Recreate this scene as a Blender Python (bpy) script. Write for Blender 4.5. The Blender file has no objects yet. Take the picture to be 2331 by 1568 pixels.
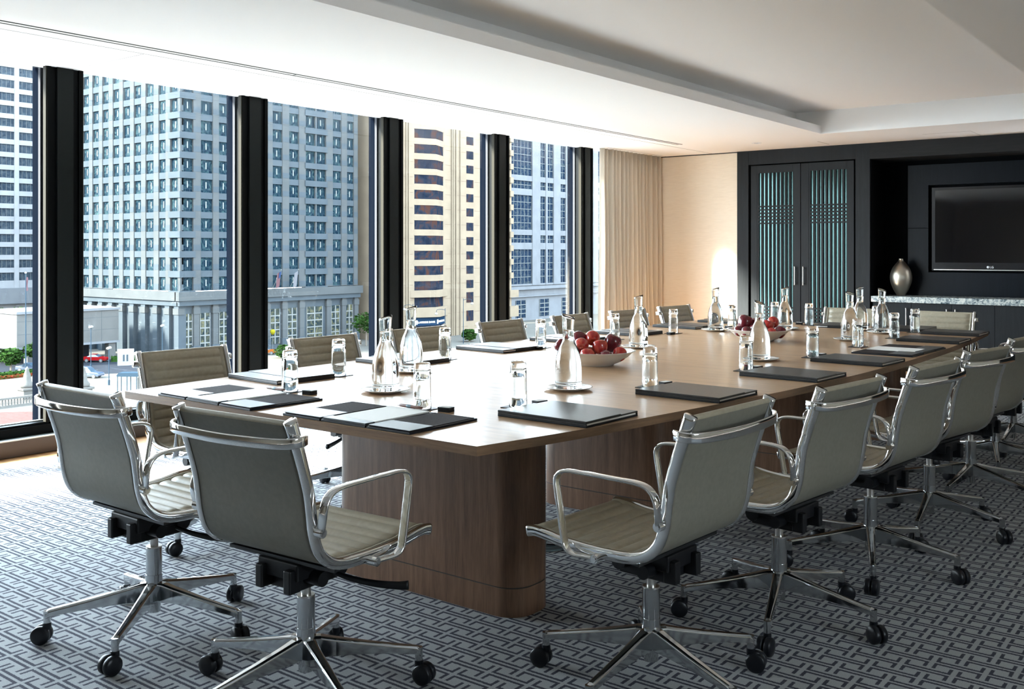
import bpy, bmesh, math, random
from mathutils import Vector, Matrix
R = math.radians
SC = bpy.context.scene
COL = SC.collection
random.seed(7)

# ------------------------------------------------------------------ camera, light, exposure
W_PX, H_PX = 2331.0, 1568.0
F_PX, HORIZON, YAW, CAM_H = 2240.0, 571.0, 37.5, 1.35
cam_d = bpy.data.cameras.new('camera')
cam = bpy.data.objects.new('camera', cam_d); COL.objects.link(cam)
cam_d.sensor_fit = 'HORIZONTAL'; cam_d.sensor_width = 36.0
cam_d.lens = 36.0 * F_PX / W_PX
cam_d.shift_y = -(H_PX / 2 - HORIZON) / W_PX
cam_d.clip_start = 0.05; cam_d.clip_end = 2000
cam.location = (0, 0, CAM_H); cam.rotation_euler = (R(90), 0, R(YAW))
SC.camera = cam
SC.view_settings.view_transform = 'Standard'; SC.view_settings.look = 'None'
SC.view_settings.gamma = 1.0; SC.view_settings.use_curve_mapping = False
SC.view_settings.exposure = 2.3
SC.cycles.max_bounces = 14; SC.cycles.diffuse_bounces = 6; SC.cycles.glossy_bounces = 6
SC.cycles.transmission_bounces = 12; SC.cycles.transparent_max_bounces = 16
SC.cycles.sample_clamp_indirect = 6.0; SC.cycles.blur_glossy = 1.0
SC.cycles.caustics_reflective = False; SC.cycles.caustics_refractive = True
SC.cycles.use_denoising = True

SKY = 5.4
world = bpy.data.worlds.new('sky'); SC.world = world; world.use_nodes = True
wn = world.node_tree; wn.nodes.clear()
wo = wn.nodes.new('ShaderNodeOutputWorld'); wb = wn.nodes.new('ShaderNodeBackground')
tc = wn.nodes.new('ShaderNodeTexCoord'); sep = wn.nodes.new('ShaderNodeSeparateXYZ')
rmp = wn.nodes.new('ShaderNodeValToRGB')
rmp.color_ramp.elements[0].position = 0.0; rmp.color_ramp.elements[0].color = (0.93, 0.96, 1.0, 1)
rmp.color_ramp.elements[1].position = 0.8; rmp.color_ramp.elements[1].color = (0.62, 0.80, 1.0, 1)
wn.links.new(tc.outputs['Generated'], sep.inputs[0]); wn.links.new(sep.outputs['Z'], rmp.inputs[0])
wn.links.new(rmp.outputs[0], wb.inputs['Color']); wb.inputs['Strength'].default_value = SKY
wn.links.new(wb.outputs[0], wo.inputs[0])

sun_d = bpy.data.lights.new('sun', 'SUN'); sun_d.energy = 17.0; sun_d.angle = R(8); sun_d.color = (1.0, 0.93, 0.82)
sun = bpy.data.objects.new('sun', sun_d); COL.objects.link(sun)
sun_dir = Vector((0.50 * math.cos(R(30)), 0.866 * math.cos(R(30)), -math.sin(R(30))))
sun.rotation_euler = sun_dir.to_track_quat('-Z', 'Y').to_euler(); sun.location = (-20, -20, 20)

# ------------------------------------------------------------------ materials
def mat(name, color=(0.5, 0.5, 0.5), rough=0.5, metal=0.0, **kw):
    m = bpy.data.materials.new(name); m.use_nodes = True
    b = m.node_tree.nodes['Principled BSDF']
    b.inputs['Base Color'].default_value = (*color, 1); b.inputs['Roughness'].default_value = rough
    b.inputs['Metallic'].default_value = metal
    for k, v in kw.items():
        b.inputs[k.replace('_', ' ')].default_value = v
    return m
def N(m, t, **kw):
    n = m.node_tree.nodes.new(t)
    for k, v in kw.items(): setattr(n, k, v)
    return n
def L(m, a, b): m.node_tree.links.new(a, b)
def bs(m): return m.node_tree.nodes['Principled BSDF']
def mth(m, op, a, b=None, c=None):
    n = N(m, 'ShaderNodeMath', operation=op)
    for i, v in enumerate((a, b, c)):
        if v is None: continue
        if isinstance(v, (int, float)): n.inputs[i].default_value = v
        else: L(m, v, n.inputs[i])
    return n.outputs[0]
def ramp(m, fac, stops):
    n = N(m, 'ShaderNodeValToRGB'); cr = n.color_ramp
    while len(cr.elements) < len(stops): cr.elements.new(0.5)
    for e, (p, c) in zip(cr.elements, stops): e.position = p; e.color = (*c, 1)
    L(m, fac, n.inputs[0]); return n.outputs[0]
def noise(m, scale=(1, 1, 1), s=5.0, detail=3.0, rough=0.55, dist=0.0, coord='Object'):
    t = N(m, 'ShaderNodeTexCoord'); mp = N(m, 'ShaderNodeMapping'); mp.inputs['Scale'].default_value = scale
    L(m, t.outputs[coord], mp.inputs[0]); n = N(m, 'ShaderNodeTexNoise')
    n.inputs['Scale'].default_value = s; n.inputs['Detail'].default_value = detail
    n.inputs['Roughness'].default_value = rough; n.inputs['Distortion'].default_value = dist
    L(m, mp.outputs[0], n.inputs['Vector']); return n.outputs['Fac']
def bump(m, h, strength=0.2, dist=0.01):
    b = N(m, 'ShaderNodeBump'); b.inputs['Strength'].default_value = strength; b.inputs['Distance'].default_value = dist
    L(m, h, b.inputs['Height']); L(m, b.outputs[0], bs(m).inputs['Normal'])
def noisy(name, c1, c2, scale=(1, 1, 1), s=20, rough=0.6, metal=0, bp=0.0, **kw):
    m = mat(name, c1, rough, metal, **kw)
    f = noise(m, scale, s)
    L(m, ramp(m, f, [(0.35, c1), (0.65, c2)]), bs(m).inputs['Base Color'])
    if bp: bump(m, f, bp, 0.005)
    return m
def wood(name, cols, scale, s=6.0, rough=0.35, bp=0.05):
    m = mat(name, cols[0], rough)
    f = noise(m, scale, s, 6.0, 0.6, 0.6)
    g = noise(m, tuple(v * 3.5 for v in scale), s * 2.2, 4.0, 0.6, 0.2)
    mx = mth(m, 'ADD', mth(m, 'MULTIPLY', f, 0.65), mth(m, 'MULTIPLY', g, 0.35))
    L(m, ramp(m, mx, [(0.32, cols[0]), (0.5, cols[1]), (0.68, cols[2])]), bs(m).inputs['Base Color'])
    bump(m, mx, bp, 0.002)
    return m
M = {}
M['chrome'] = mat('chrome', (0.80, 0.80, 0.79), 0.07, 1.0)
M['alu'] = mat('polished_aluminium', (0.56, 0.58, 0.59), 0.09, 1.0)
M['leather'] = noisy('taupe_leather', (0.325, 0.285, 0.205), (0.365, 0.32, 0.235), s=60, rough=0.42, bp=0.06)  # same leather as the backs, lightened to stand for window light
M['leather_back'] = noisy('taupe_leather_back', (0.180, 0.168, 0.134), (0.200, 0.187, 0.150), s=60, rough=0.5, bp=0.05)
M['black'] = mat('black_plastic', (0.006, 0.0065, 0.008), 0.42, Specular_IOR_Level=0.3)
M['blackmetal'] = mat('black_metal', (0.010, 0.011, 0.012), 0.32)
M['rubber'] = mat('caster_rubber', (0.006, 0.007, 0.010), 0.35, Specular_IOR_Level=0.3)
M['walnut_top'] = wood('walnut_table_top', [(0.31, 0.178, 0.092), (0.44, 0.275, 0.152), (0.54, 0.355, 0.205)], (0.45, 6.0, 6.0), 4.5, 0.30, 0.03)
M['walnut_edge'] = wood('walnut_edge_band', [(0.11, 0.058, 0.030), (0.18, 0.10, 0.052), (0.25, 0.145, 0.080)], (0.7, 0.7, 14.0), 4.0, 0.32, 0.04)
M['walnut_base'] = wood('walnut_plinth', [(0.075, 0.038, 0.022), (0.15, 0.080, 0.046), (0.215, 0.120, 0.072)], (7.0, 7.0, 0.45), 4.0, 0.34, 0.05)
M['ceiling'] = mat('ceiling_paint', (0.85, 0.85, 0.845), 0.75)
M['dark_line'] = mat('shadow_gap', (0.02, 0.022, 0.02), 0.6)
M['mullion'] = mat('bronze_black_frame', (0.001, 0.0014, 0.0016), 0.5, Specular_IOR_Level=0.06)
M['mullion_plate'] = mat('dark_grey_plate', (0.0042, 0.0055, 0.0055), 0.5, Specular_IOR_Level=0.12)
M['frame_tan'] = mat('olive_tan_frame', (0.017, 0.0155, 0.012), 0.7, Specular_IOR_Level=0.05)
M['frame_brown'] = mat('brown_sill_face', (0.035, 0.024, 0.018), 0.45)
M['ledge'] = mat('anodised_ledge', (0.42, 0.44, 0.42), 0.35, 0.6)
M['fin'] = mat('facade_fin', (0.13, 0.13, 0.14), 0.6)
M['fin_dark'] = mat('facade_fin_dark', (0.005, 0.008, 0.015), 0.7)
M['darkwood'] = wood('charcoal_stained_oak', [(0.0035, 0.005, 0.0065), (0.006, 0.008, 0.0098), (0.010, 0.0125, 0.0145)], (9.0, 9.0, 0.7), 5.0, 0.6, 0.25)
M['darkwood_h'] = wood('charcoal_stained_oak_cross', [(0.006, 0.0068, 0.0075), (0.009, 0.0098, 0.0105), (0.013, 0.0138, 0.0145)], (0.7, 9.0, 9.0), 5.0, 0.6, 0.25)
M['panel'] = noisy('blue_black_veneer', (0.0020, 0.0036, 0.0062), (0.0032, 0.0052, 0.0085), (8, 8, 0.6), 6, 0.35)
M['nichedark'] = mat('niche_lining', (0.0015, 0.002, 0.0025), 0.8, Specular_IOR_Level=0.05)
for k_ in ('darkwood', 'darkwood_h'): bs(M[k_]).inputs['Specular IOR Level'].default_value = 0.22
bs(M['panel']).inputs['Specular IOR Level'].default_value = 0.12
M['tealglass'] = mat('teal_glass', (0.038, 0.076, 0.074), 0.12, 0.75, Specular_IOR_Level=0.3)
M['screen'] = mat('screen_glass', (0.003, 0.003, 0.004), 0.05, 0.0, Specular_IOR_Level=0.9)
M['bezel'] = mat('glossy_bezel', (0.008, 0.008, 0.010), 0.15)
M['white_ink'] = mat('pale_lettering', (0.75, 0.77, 0.78), 0.4)
M['nickel'] = mat('satin_nickel', (0.62, 0.60, 0.57), 0.28, 1.0)
M['porcelain'] = mat('white_porcelain', (0.76, 0.75, 0.72), 0.16)
M['foldertop'] = noisy('charcoal_leather', (0.018, 0.019, 0.020), (0.026, 0.027, 0.028), s=90, rough=0.36, bp=0.05)
M['folderside'] = mat('navy_black_leather', (0.006, 0.008, 0.013), 0.42, Specular_IOR_Level=0.3)
M['linen'] = noisy('brown_black_linen', (0.020, 0.015, 0.015), (0.034, 0.026, 0.025), (1, 1, 1), 160, 0.85, bp=0.1, Specular_IOR_Level=0.12)
M['pocket'] = mat('grey_leather_pocket', (0.045, 0.052, 0.056), 0.42)
M['paper'] = mat('white_paper', (0.86, 0.85, 0.81), 0.7)
M['penwood'] = mat('rosewood_pen_body', (0.16, 0.075, 0.055), 0.4)
M['floorwood'] = wood('oak_floor_border', [(0.28, 0.13, 0.05), (0.40, 0.21, 0.09), (0.50, 0.28, 0.13)], (0.7, 6, 6), 5.0, 0.35, 0.03)
M['steelblue'] = mat('painted_steel_lid', (0.13, 0.18, 0.20), 0.4, 0.5)
M['hedge'] = noisy('hedge_leaves', (0.020, 0.055, 0.012), (0.05, 0.11, 0.025), s=3, rough=0.8)
M['leaf'] = noisy('tree_leaves', (0.020, 0.050, 0.012), (0.045, 0.095, 0.022), s=2, rough=0.8)
M['bark'] = mat('bark', (0.05, 0.04, 0.03), 0.9)
M['flowers'] = noisy('red_flowers', (0.20, 0.02, 0.015), (0.05, 0.08, 0.02), s=3, rough=0.8)
M['redpaint'] = mat('red_car_paint', (0.30, 0.01, 0.012), 0.3)
M['navycar'] = mat('blue_black_car_paint', (0.012, 0.020, 0.035), 0.3)
M['orangecar'] = mat('orange_car_paint', (0.35, 0.10, 0.02), 0.35)
M['tyre'] = mat('tyre', (0.01, 0.01, 0.01), 0.8)
M['carglass'] = mat('car_glass', (0.02, 0.03, 0.04), 0.08)
M['wheel'] = mat('wheel_disc', (0.25, 0.25, 0.25), 0.4)
M['lampglobe'] = mat('opal_globe', (0.5, 0.5, 0.48), 0.4)
M['yellow'] = mat('yellow_balloon', (0.32, 0.28, 0.02), 0.5)
M['stone_pale'] = noisy('pale_street_stone', (0.17, 0.165, 0.15), (0.21, 0.20, 0.185), s=1.5, rough=0.8)
M['street'] = noisy('concrete_street', (0.17, 0.155, 0.135), (0.21, 0.195, 0.17), (1, 1, 1), 0.05, 0.85)
M['asphalt'] = mat('asphalt', (0.045, 0.05, 0.06), 0.8)
M['redbrick'] = mat('red_paving', (0.16, 0.085, 0.075), 0.85)
M['signblue'] = mat('dark_blue_fascia', (0.02, 0.045, 0.085), 0.5)
M['flagwhite'] = mat('white_flag_cloth', (0.22, 0.22, 0.24), 0.8)
M['flagred'] = mat('red_flag_cloth', (0.18, 0.10, 0.11), 0.8)
M['flagblue'] = mat('blue_flag_cloth', (0.04, 0.07, 0.16), 0.8)

def glassmat(name, ior, color=(1, 1, 1), rough=0.0):
    return mat(name, color, rough, 0.0, Transmission_Weight=1.0, IOR=ior)
M['glass'] = glassmat('clear_glass', 1.45, (0.97, 0.99, 0.985))
M['water'] = glassmat('water', 1.33)
def window_glass():
    m = bpy.data.materials.new('window_pane'); m.use_nodes = True; nt = m.node_tree; nt.nodes.clear()
    o = nt.nodes.new('ShaderNodeOutputMaterial'); t = nt.nodes.new('ShaderNodeBsdfTransparent')
    t.inputs[0].default_value = (0.93, 0.97, 0.98, 1); g = nt.nodes.new('ShaderNodeBsdfGlossy'); g.inputs['Roughness'].default_value = 0.0
    lw = nt.nodes.new('ShaderNodeLayerWeight'); lw.inputs[0].default_value = 0.5
    pw = nt.nodes.new('ShaderNodeMath'); pw.operation = 'POWER'; pw.inputs[1].default_value = 4.0; nt.links.new(lw.outputs['Facing'], pw.inputs[0])
    fr = nt.nodes.new('ShaderNodeMath'); fr.operation = 'MULTIPLY_ADD'; fr.inputs[1].default_value = 0.45; fr.inputs[2].default_value = 0.02; nt.links.new(pw.outputs[0], fr.inputs[0])
    mx = nt.nodes.new('ShaderNodeMixShader'); nt.links.new(fr.outputs[0], mx.inputs[0])
    nt.links.new(t.outputs[0], mx.inputs[1]); nt.links.new(g.outputs[0], mx.inputs[2]); nt.links.new(mx.outputs[0], o.inputs[0])
    return m
M['pane'] = window_glass()

# carpet: double dark bars with short hooked ends, repeated on a half-drop lattice
def carpet():
    m = mat('woven_carpet', (0.3, 0.3, 0.3), 0.95, Specular_IOR_Level=0.1)
    t = N(m, 'ShaderNodeTexCoord'); sp = N(m, 'ShaderNodeSeparateXYZ'); L(m, t.outputs['Object'], sp.inputs[0])
    wob = noise(m, (1, 1, 1), 260.0, 1.0)
    dw = mth(m, 'MULTIPLY', mth(m, 'SUBTRACT', wob, 0.5), 0.05)
    A = 0.1585
    u0 = mth(m, 'ADD', mth(m, 'DIVIDE', sp.outputs[0], A), dw); v0 = mth(m, 'ADD', mth(m, 'DIVIDE', sp.outputs[1], A), dw)
    outs = []
    for off in (0.0, 0.5):
        fu = mth(m, 'FRACT', mth(m, 'ADD', u0, off + 100.0)); fv = mth(m, 'FRACT', mth(m, 'ADD', v0, off + 100.0))
        du = mth(m, 'MINIMUM', fu, mth(m, 'SUBTRACT', 1.0, fu)); av = mth(m, 'MINIMUM', fv, mth(m, 'SUBTRACT', 1.0, fv))
        line = mth(m, 'MULTIPLY', mth(m, 'COMPARE', av, 0.066, 0.034), mth(m, 'GREATER_THAN', du, 0.05))
        tick = mth(m, 'MULTIPLY', mth(m, 'COMPARE', du, 0.086, 0.036), mth(m, 'COMPARE', av, 0.175, 0.143))
        outs.append(mth(m, 'MAXIMUM', line, tick))
    f = mth(m, 'MAXIMUM', outs[0], outs[1])
    sp1 = noise(m, (1, 1, 1), 420.0, 2.0)
    light = ramp(m, sp1, [(0.3, (0.27, 0.28, 0.285)), (0.7, (0.46, 0.47, 0.47))])
    dark = ramp(m, sp1, [(0.3, (0.035, 0.036, 0.050)), (0.7, (0.085, 0.085, 0.105))])
    mix = N(m, 'ShaderNodeMix', data_type='RGBA'); L(m, f, mix.inputs[0]); L(m, light, mix.inputs[6]); L(m, dark, mix.inputs[7])
    L(m, mix.outputs[2], bs(m).inputs['Base Color']); bump(m, sp1, 0.35, 0.004)
    return m
M['carpet'] = carpet()
def wallpaper():
    m = mat('grasscloth_wallpaper', (0.6, 0.5, 0.38), 0.7)
    f = noise(m, (2.5, 2.5, 60), 4.0, 4.0)
    L(m, ramp(m, f, [(0.3, (0.68, 0.60, 0.485)), (0.7, (0.76, 0.68, 0.56))]), bs(m).inputs['Base Color']); bump(m, f, 0.15, 0.003)
    return m
M['wallpaper'] = wallpaper()
M['plainwall'] = noisy('plain_wall', (0.30, 0.27, 0.22), (0.33, 0.30, 0.25), s=8, rough=0.8)
def curtainmat():
    m = mat('curtain_cloth', (0.53, 0.48, 0.40), 0.85)
    f = noise(m, (40, 40, 3), 8.0); bump(m, f, 0.1, 0.002)
    tr = N(m, 'ShaderNodeBsdfTranslucent'); tr.inputs[0].default_value = (0.55, 0.50, 0.42, 1)
    mx = N(m, 'ShaderNodeMixShader'); mx.inputs[0].default_value = 0.10
    out = m.node_tree.nodes['Material Output']; L(m, bs(m).outputs[0], mx.inputs[1]); L(m, tr.outputs[0], mx.inputs[2]); L(m, mx.outputs[0], out.inputs[0])
    return m
M['curtain'] = curtainmat()
def granite():
    m = mat('speckled_granite', (0.5, 0.5, 0.5), 0.2)
    f = noise(m, (1, 1, 1), 22.0, 6.0, 0.7, 1.2)
    L(m, ramp(m, f, [(0.36, (0.03, 0.05, 0.06)), (0.46, (0.20, 0.25, 0.27)), (0.56, (0.48, 0.52, 0.50)), (0.7, (0.62, 0.64, 0.60))]), bs(m).inputs['Base Color'])
    return m
M['granite'] = granite()
def applemat(name, a, b):
    m = mat(name, a, 0.18, Coat_Weight=0.3)
    f = noise(m, (14, 14, 3), 3.0, 3.0)
    L(m, ramp(m, f, [(0.4, a), (0.72, b)]), bs(m).inputs['Base Color']); return m
M['apple'] = applemat('red_apple_skin', (0.36, 0.012, 0.012), (0.55, 0.10, 0.05))
M['apple_dark'] = applemat('dark_apple_skin', (0.10, 0.006, 0.012), (0.17, 0.010, 0.018))
M['stem'] = mat('apple_stem', (0.06, 0.035, 0.015), 0.8)
def facade(name, c, c2=None, joint=0.0):
    m = mat(name, c, 0.75)
    f = noise(m, (1, 1, 1), 0.35, 2.0)
    c2 = c2 or tuple(v * 1.12 for v in c)
    L(m, ramp(m, f, [(0.35, c), (0.65, c2)]), bs(m).inputs['Base Color']); return m
M['granite_grey'] = facade('tower_pale_granite', (0.104, 0.113, 0.116), (0.118, 0.127, 0.130))
M['carved'] = facade('carved_stone_shadow', (0.092, 0.100, 0.104))
M['granite_band'] = facade('tower_grey_band', (0.084, 0.103, 0.118))
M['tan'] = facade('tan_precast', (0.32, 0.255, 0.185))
M['tan_shade'] = facade('shaded_tan_and_joints', (0.19, 0.13, 0.095))  # tan with the rear wing's shade put into the colour; also facade joints
M['whitestone'] = facade('white_tower_stone', (0.22, 0.23, 0.245))
M['paleconc'] = facade('pale_concrete', (0.40, 0.405, 0.42))
M['beigebox'] = facade('beige_panel', (0.155, 0.155, 0.15))
def farglass(name, a, b, cc, s=0.6, rough=0.12):  # noise tones painted in to mimic reflections in far panes
    m = mat(name, a, rough, 0.0, Specular_IOR_Level=0.5)
    oi = N(m, 'ShaderNodeObjectInfo'); t = N(m, 'ShaderNodeTexCoord'); g = N(m, 'ShaderNodeNewGeometry')
    n = N(m, 'ShaderNodeTexNoise'); n.inputs['Scale'].default_value = s; n.inputs['Detail'].default_value = 3; n.inputs['Distortion'].default_value = 2.5
    L(m, g.outputs['Position'], n.inputs['Vector'])
    L(m, ramp(m, n.outputs['Fac'], [(0.35, a), (0.52, b), (0.66, cc)]), bs(m).inputs['Base Color']); return m
M['win_teal'] = farglass('tower_window_glass', (0.008, 0.020, 0.034), (0.018, 0.040, 0.055), (0.055, 0.100, 0.105))
M['win_blue'] = farglass('pale_tower_window_glass', (0.036, 0.052, 0.074), (0.055, 0.078, 0.104), (0.09, 0.115, 0.135))
M['win_tan'] = farglass('tan_tower_window_glass', (0.014, 0.020, 0.034), (0.030, 0.034, 0.048), (0.075, 0.036, 0.028), 0.25)
M['win_navy'] = farglass('white_tower_window_glass', (0.012, 0.022, 0.045), (0.022, 0.040, 0.070), (0.07, 0.09, 0.10))
M['lobby'] = farglass('lobby_glass', (0.020, 0.035, 0.045), (0.06, 0.07, 0.06), (0.17, 0.16, 0.09), 0.5)
M['bar_pale'] = mat('pale_window_bar', (0.26, 0.27, 0.26), 0.6)
M['bar_blue'] = mat('steel_blue_bar', (0.05, 0.08, 0.11), 0.5)

# city colours dimmed to stand for a lower outdoor exposure
EXT = 0.27
for k in ('carved', 'granite_grey', 'granite_band', 'tan', 'tan_shade', 'whitestone', 'paleconc', 'beigebox', 'bar_pale', 'bar_blue', 'win_teal', 'win_blue', 'win_tan', 'win_navy', 'lobby', 'stone_pale', 'street', 'asphalt', 'redbrick', 'signblue', 'flagwhite', 'flagred', 'flagblue', 'hedge', 'leaf', 'flowers', 'redpaint', 'orangecar', 'lampglobe', 'yellow', 'wheel', 'fin', 'fin_dark'):
    m_ = M[k]; b_ = bs(m_); b_.inputs['Specular IOR Level'].default_value = 0.0
    c_ = b_.inputs['Base Color'].default_value; b_.inputs['Base Color'].default_value = (c_[0] * EXT, c_[1] * EXT, c_[2] * EXT, 1)
    for n_ in m_.node_tree.nodes:
        if n_.type == 'VALTORGB':
            for e_ in n_.color_ramp.elements: e_.color = (e_.color[0] * EXT, e_.color[1] * EXT, e_.color[2] * EXT, 1)

# ------------------------------------------------------------------ mesh builder
class MB:
    def __init__(s): s.v = []; s.f = []; s.m = []; s.sm = []
    def add(s, vs, fs, mi=0, smooth=False, mx=None):
        o = len(s.v)
        for v in vs:
            v = Vector(v); s.v.append(tuple(mx @ v) if mx is not None else tuple(v))
        for f in fs: s.f.append([o + i for i in f]); s.m.append(mi); s.sm.append(smooth)
        return s
    def box(s, x0, x1, y0, y1, z0, z1, mi=0, mx=None):
        vs = [(x, y, z) for z in (z0, z1) for y in (y0, y1) for x in (x0, x1)]
        return s.add(vs, [(0, 2, 3, 1), (4, 5, 7, 6), (0, 1, 5, 4), (1, 3, 7, 5), (3, 2, 6, 7), (2, 0, 4, 6)], mi, False, mx)
    def prism(s, poly, z0, z1, mi=0, mx=None, smooth=False, caps=None):
        n = len(poly); vs = [(x, y, z0) for x, y in poly] + [(x, y, z1) for x, y in poly]
        s.add(vs, [(i, (i + 1) % n, n + (i + 1) % n, n + i) for i in range(n)], mi, smooth, mx)
        s.add(vs, [tuple(range(n - 1, -1, -1)), tuple(range(n, 2 * n))], mi if caps is None else caps, False, mx); return s
    def lathe(s, prof, seg=32, mi=0, mx=None, smooth=True, closed=False, fn=None):
        vs = []; rings = []
        for r, z in prof:
            if r < 1e-6: rings.append([len(vs)]); vs.append((0, 0, z))
            else:
                rings.append(list(range(len(vs), len(vs) + seg)))
                for i in range(seg):
                    a = 2 * math.pi * i / seg; vs.append((r * math.cos(a), r * math.sin(a), z))
        if fn: vs = [fn(*v) for v in vs]
        fs = []; pairs = list(zip(rings, rings[1:])) + ([(rings[-1], rings[0])] if closed else [])
        for a, b in pairs:
            if len(a) == 1 and len(b) == 1: continue
            for i in range(seg):
                j = (i + 1) % seg
                if len(a) == 1: fs.append((a[0], b[j], b[i]))
                elif len(b) == 1: fs.append((a[i], a[j], b[0]))
                else: fs.append((a[i], a[j], b[j], b[i]))
        return s.add(vs, fs, mi, smooth, mx)
    def sweep(s, path, sec, side, mi=0, mx=None, smooth=True, scales=None):
        # sec: closed list of (a, b): a along 'side', b along the in-plane normal
        path = [Vector(p) for p in path]; side0 = Vector(side).normalized(); vs = []; n = len(sec)
        for i, p in enumerate(path):
            t = (path[min(i + 1, len(path) - 1)] - path[max(i - 1, 0)]).normalized()
            sd = (side0 - t * side0.dot(t)).normalized(); nn = t.cross(sd)
            k = scales[i] if scales else 1.0
            for a, b in sec: vs.append(p + sd * a * k + nn * b * k)
        fs = []
        for i in range(len(path) - 1):
            for j in range(n):
                q = (j + 1) % n; fs.append((i * n + j, i * n + q, (i + 1) * n + q, (i + 1) * n + j))
        fs.append(tuple(range(n - 1, -1, -1))); fs.append(tuple(range((len(path) - 1) * n, len(path) * n)))
        return s.add(vs, fs, mi, smooth, mx)
    def tube(s, a, b, r, seg=12, mi=0, mx=None, r2=None):
        a, b = Vector(a), Vector(b); t = (b - a).normalized(); sd = t.orthogonal().normalized()
        r2 = r if r2 is None else r2; nn = t.cross(sd); vs = []
        for p, rr in ((a, r), (b, r2)):
            for i in range(seg):
                g = 2 * math.pi * i / seg; vs.append(p + (sd * math.cos(g) + nn * math.sin(g)) * rr)
        s.add(vs, [(i, (i + 1) % seg, seg + (i + 1) % seg, seg + i) for i in range(seg)], mi, True, mx)
        return s.add(vs, [tuple(range(seg - 1, -1, -1)), tuple(range(seg, 2 * seg))], mi, False, mx)
    def grid(s, fn, nu, nv, mi=0, smooth=True, closed_v=False):
        vs = [fn(i / nu, j / nv) for i in range(nu + 1) for j in range(nv + 1)]
        return s.add(vs, [(i * (nv + 1) + j, (i + 1) * (nv + 1) + j, (i + 1) * (nv + 1) + j + 1, i * (nv + 1) + j + 1) for i in range(nu) for j in range(nv)], mi, smooth)
    def build(s, name, mats, parent=None, bevel=0.0, segs=2, fix=True, autos=True):
        me = bpy.data.meshes.new(name); me.from_pydata(s.v, [], s.f)
        for m in (mats if isinstance(mats, (list, tuple)) else [mats]): me.materials.append(m)
        me.polygons.foreach_set('material_index', s.m); me.polygons.foreach_set('use_smooth', s.sm)
        if fix:
            b = bmesh.new(); b.from_mesh(me); bmesh.ops.recalc_face_normals(b, faces=b.faces); b.to_mesh(me); b.free()
        me.update(); o = bpy.data.objects.new(name, me); COL.objects.link(o)
        if parent: o.parent = parent
        if bevel:
            md = o.modifiers.new('bevel', 'BEVEL'); md.width = bevel; md.segments = segs; md.limit_method = 'ANGLE'; md.angle_limit = R(35)
            md.harden_normals = False
        return o
def tag(o, label=None, cat=None, group=None, kind=None):
    if label: o['label'] = label
    if cat: o['category'] = cat
    if group: o['group'] = group
    if kind: o['kind'] = kind
    return o
def empty(name, loc=(0, 0, 0), rz=0.0):
    o = bpy.data.objects.new(name, None); COL.objects.link(o); o.location = loc; o.rotation_euler = (0, 0, rz)
    o.empty_display_size = 0.1; return o
def copy_tree(o, parent=None):
    c = o.copy(); COL.objects.link(c); c.parent = parent
    for ch in KIDS(o): copy_tree(ch, c)
    return c
def KIDS(o): return list(o.children)
def rrect(w, h, r, n=3):
    pts = []
    for cx, cy, a0 in ((w - r, h - r, 0), (-w + r, h - r, 90), (-w + r, -h + r, 180), (w - r, -h + r, 270)):
        for k in range(n + 1):
            a = R(a0 + 90 * k / n); pts.append((cx + r * math.cos(a), cy + r * math.sin(a)))
    return pts
def rbox_poly(x0, x1, y0, y1, r, n=4):
    cx, cy = (x0 + x1) / 2, (y0 + y1) / 2
    return [(cx + a, cy + b) for a, b in rrect((x1 - x0) / 2, (y1 - y0) / 2, r, n)]
def smooth_path(pts, n=6):
    # Catmull-Rom through the points
    P = [Vector(p) for p in pts]; P = [P[0] * 2 - P[1]] + P + [P[-1] * 2 - P[-2]]; out = []
    for i in range(1, len(P) - 2):
        a, b, c, d = P[i - 1:i + 3]
        for k in range(n):
            t = k / n
            out.append(0.5 * ((2 * b) + (c - a) * t + (2 * a - 5 * b + 4 * c - d) * t * t + (3 * b - a - 3 * c + d) * t ** 3))
    out.append(P[-2]); return out
def struct(o): o['kind'] = 'structure'; return o

# ------------------------------------------------------------------ room shell
CZ, WX, EY = 2.607, -6.564, 11.666
GX = -6.66
b = MB(); b.box(-7.0, 3.4, -3.2, 12.6, -0.12, -0.004); struct(b.build('floor', M['floorwood']))
b = MB(); b.box(-6.22, 2.6, -2.6, 9.86, -0.004, 0.0); o = b.build('carpet', M['carpet']); tag(o, 'grey carpet with a hooked key pattern covering the floor', 'carpet')
# ceiling: soffit with a raised tray over the table and a lipped trough along its window side
b = MB()
X0, X1, Y0t, Y1t = -3.80, -1.365, -1.2, 10.41
b.box(-6.665, X0 - 0.02, -3.2, EY + 0.9, CZ, CZ + 0.05); b.box(X1 + 0.02, 3.4, -3.2, EY + 0.9, CZ, CZ + 0.05)
b.box(X0 - 0.02, X1 + 0.02, Y1t + 0.02, EY + 0.9, CZ, CZ + 0.05); b.box(X0 - 0.02, X1 + 0.02, -3.2, Y0t - 0.02, CZ, CZ + 0.05)
b.box(X0 - 0.02, X0, Y0t, Y1t, CZ, CZ + 0.085)
b.box(X0 - 0.30, X0 - 0.28, Y0t, Y1t, CZ + 0.05, 2.86); b.box(X1, X1 + 0.02, Y0t, Y1t, CZ, 2.86)
b.box(X0, X1, Y1t, Y1t + 0.02, CZ, 2.86); b.box(X0, X1, Y0t - 0.02, Y0t, CZ, 2.86)
b.box(X0 - 0.3, X0, Y1t, Y1t + 0.02, CZ + 0.05, 2.86); b.box(X0 - 0.3, X0, Y0t - 0.02, Y0t, CZ + 0.05, 2.86)
b.box(X0 - 0.35, X1 + 0.05, Y0t - 0.05, Y1t + 0.05, 2.853, 2.95)
struct(b.build('ceiling', M['ceiling']))
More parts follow.
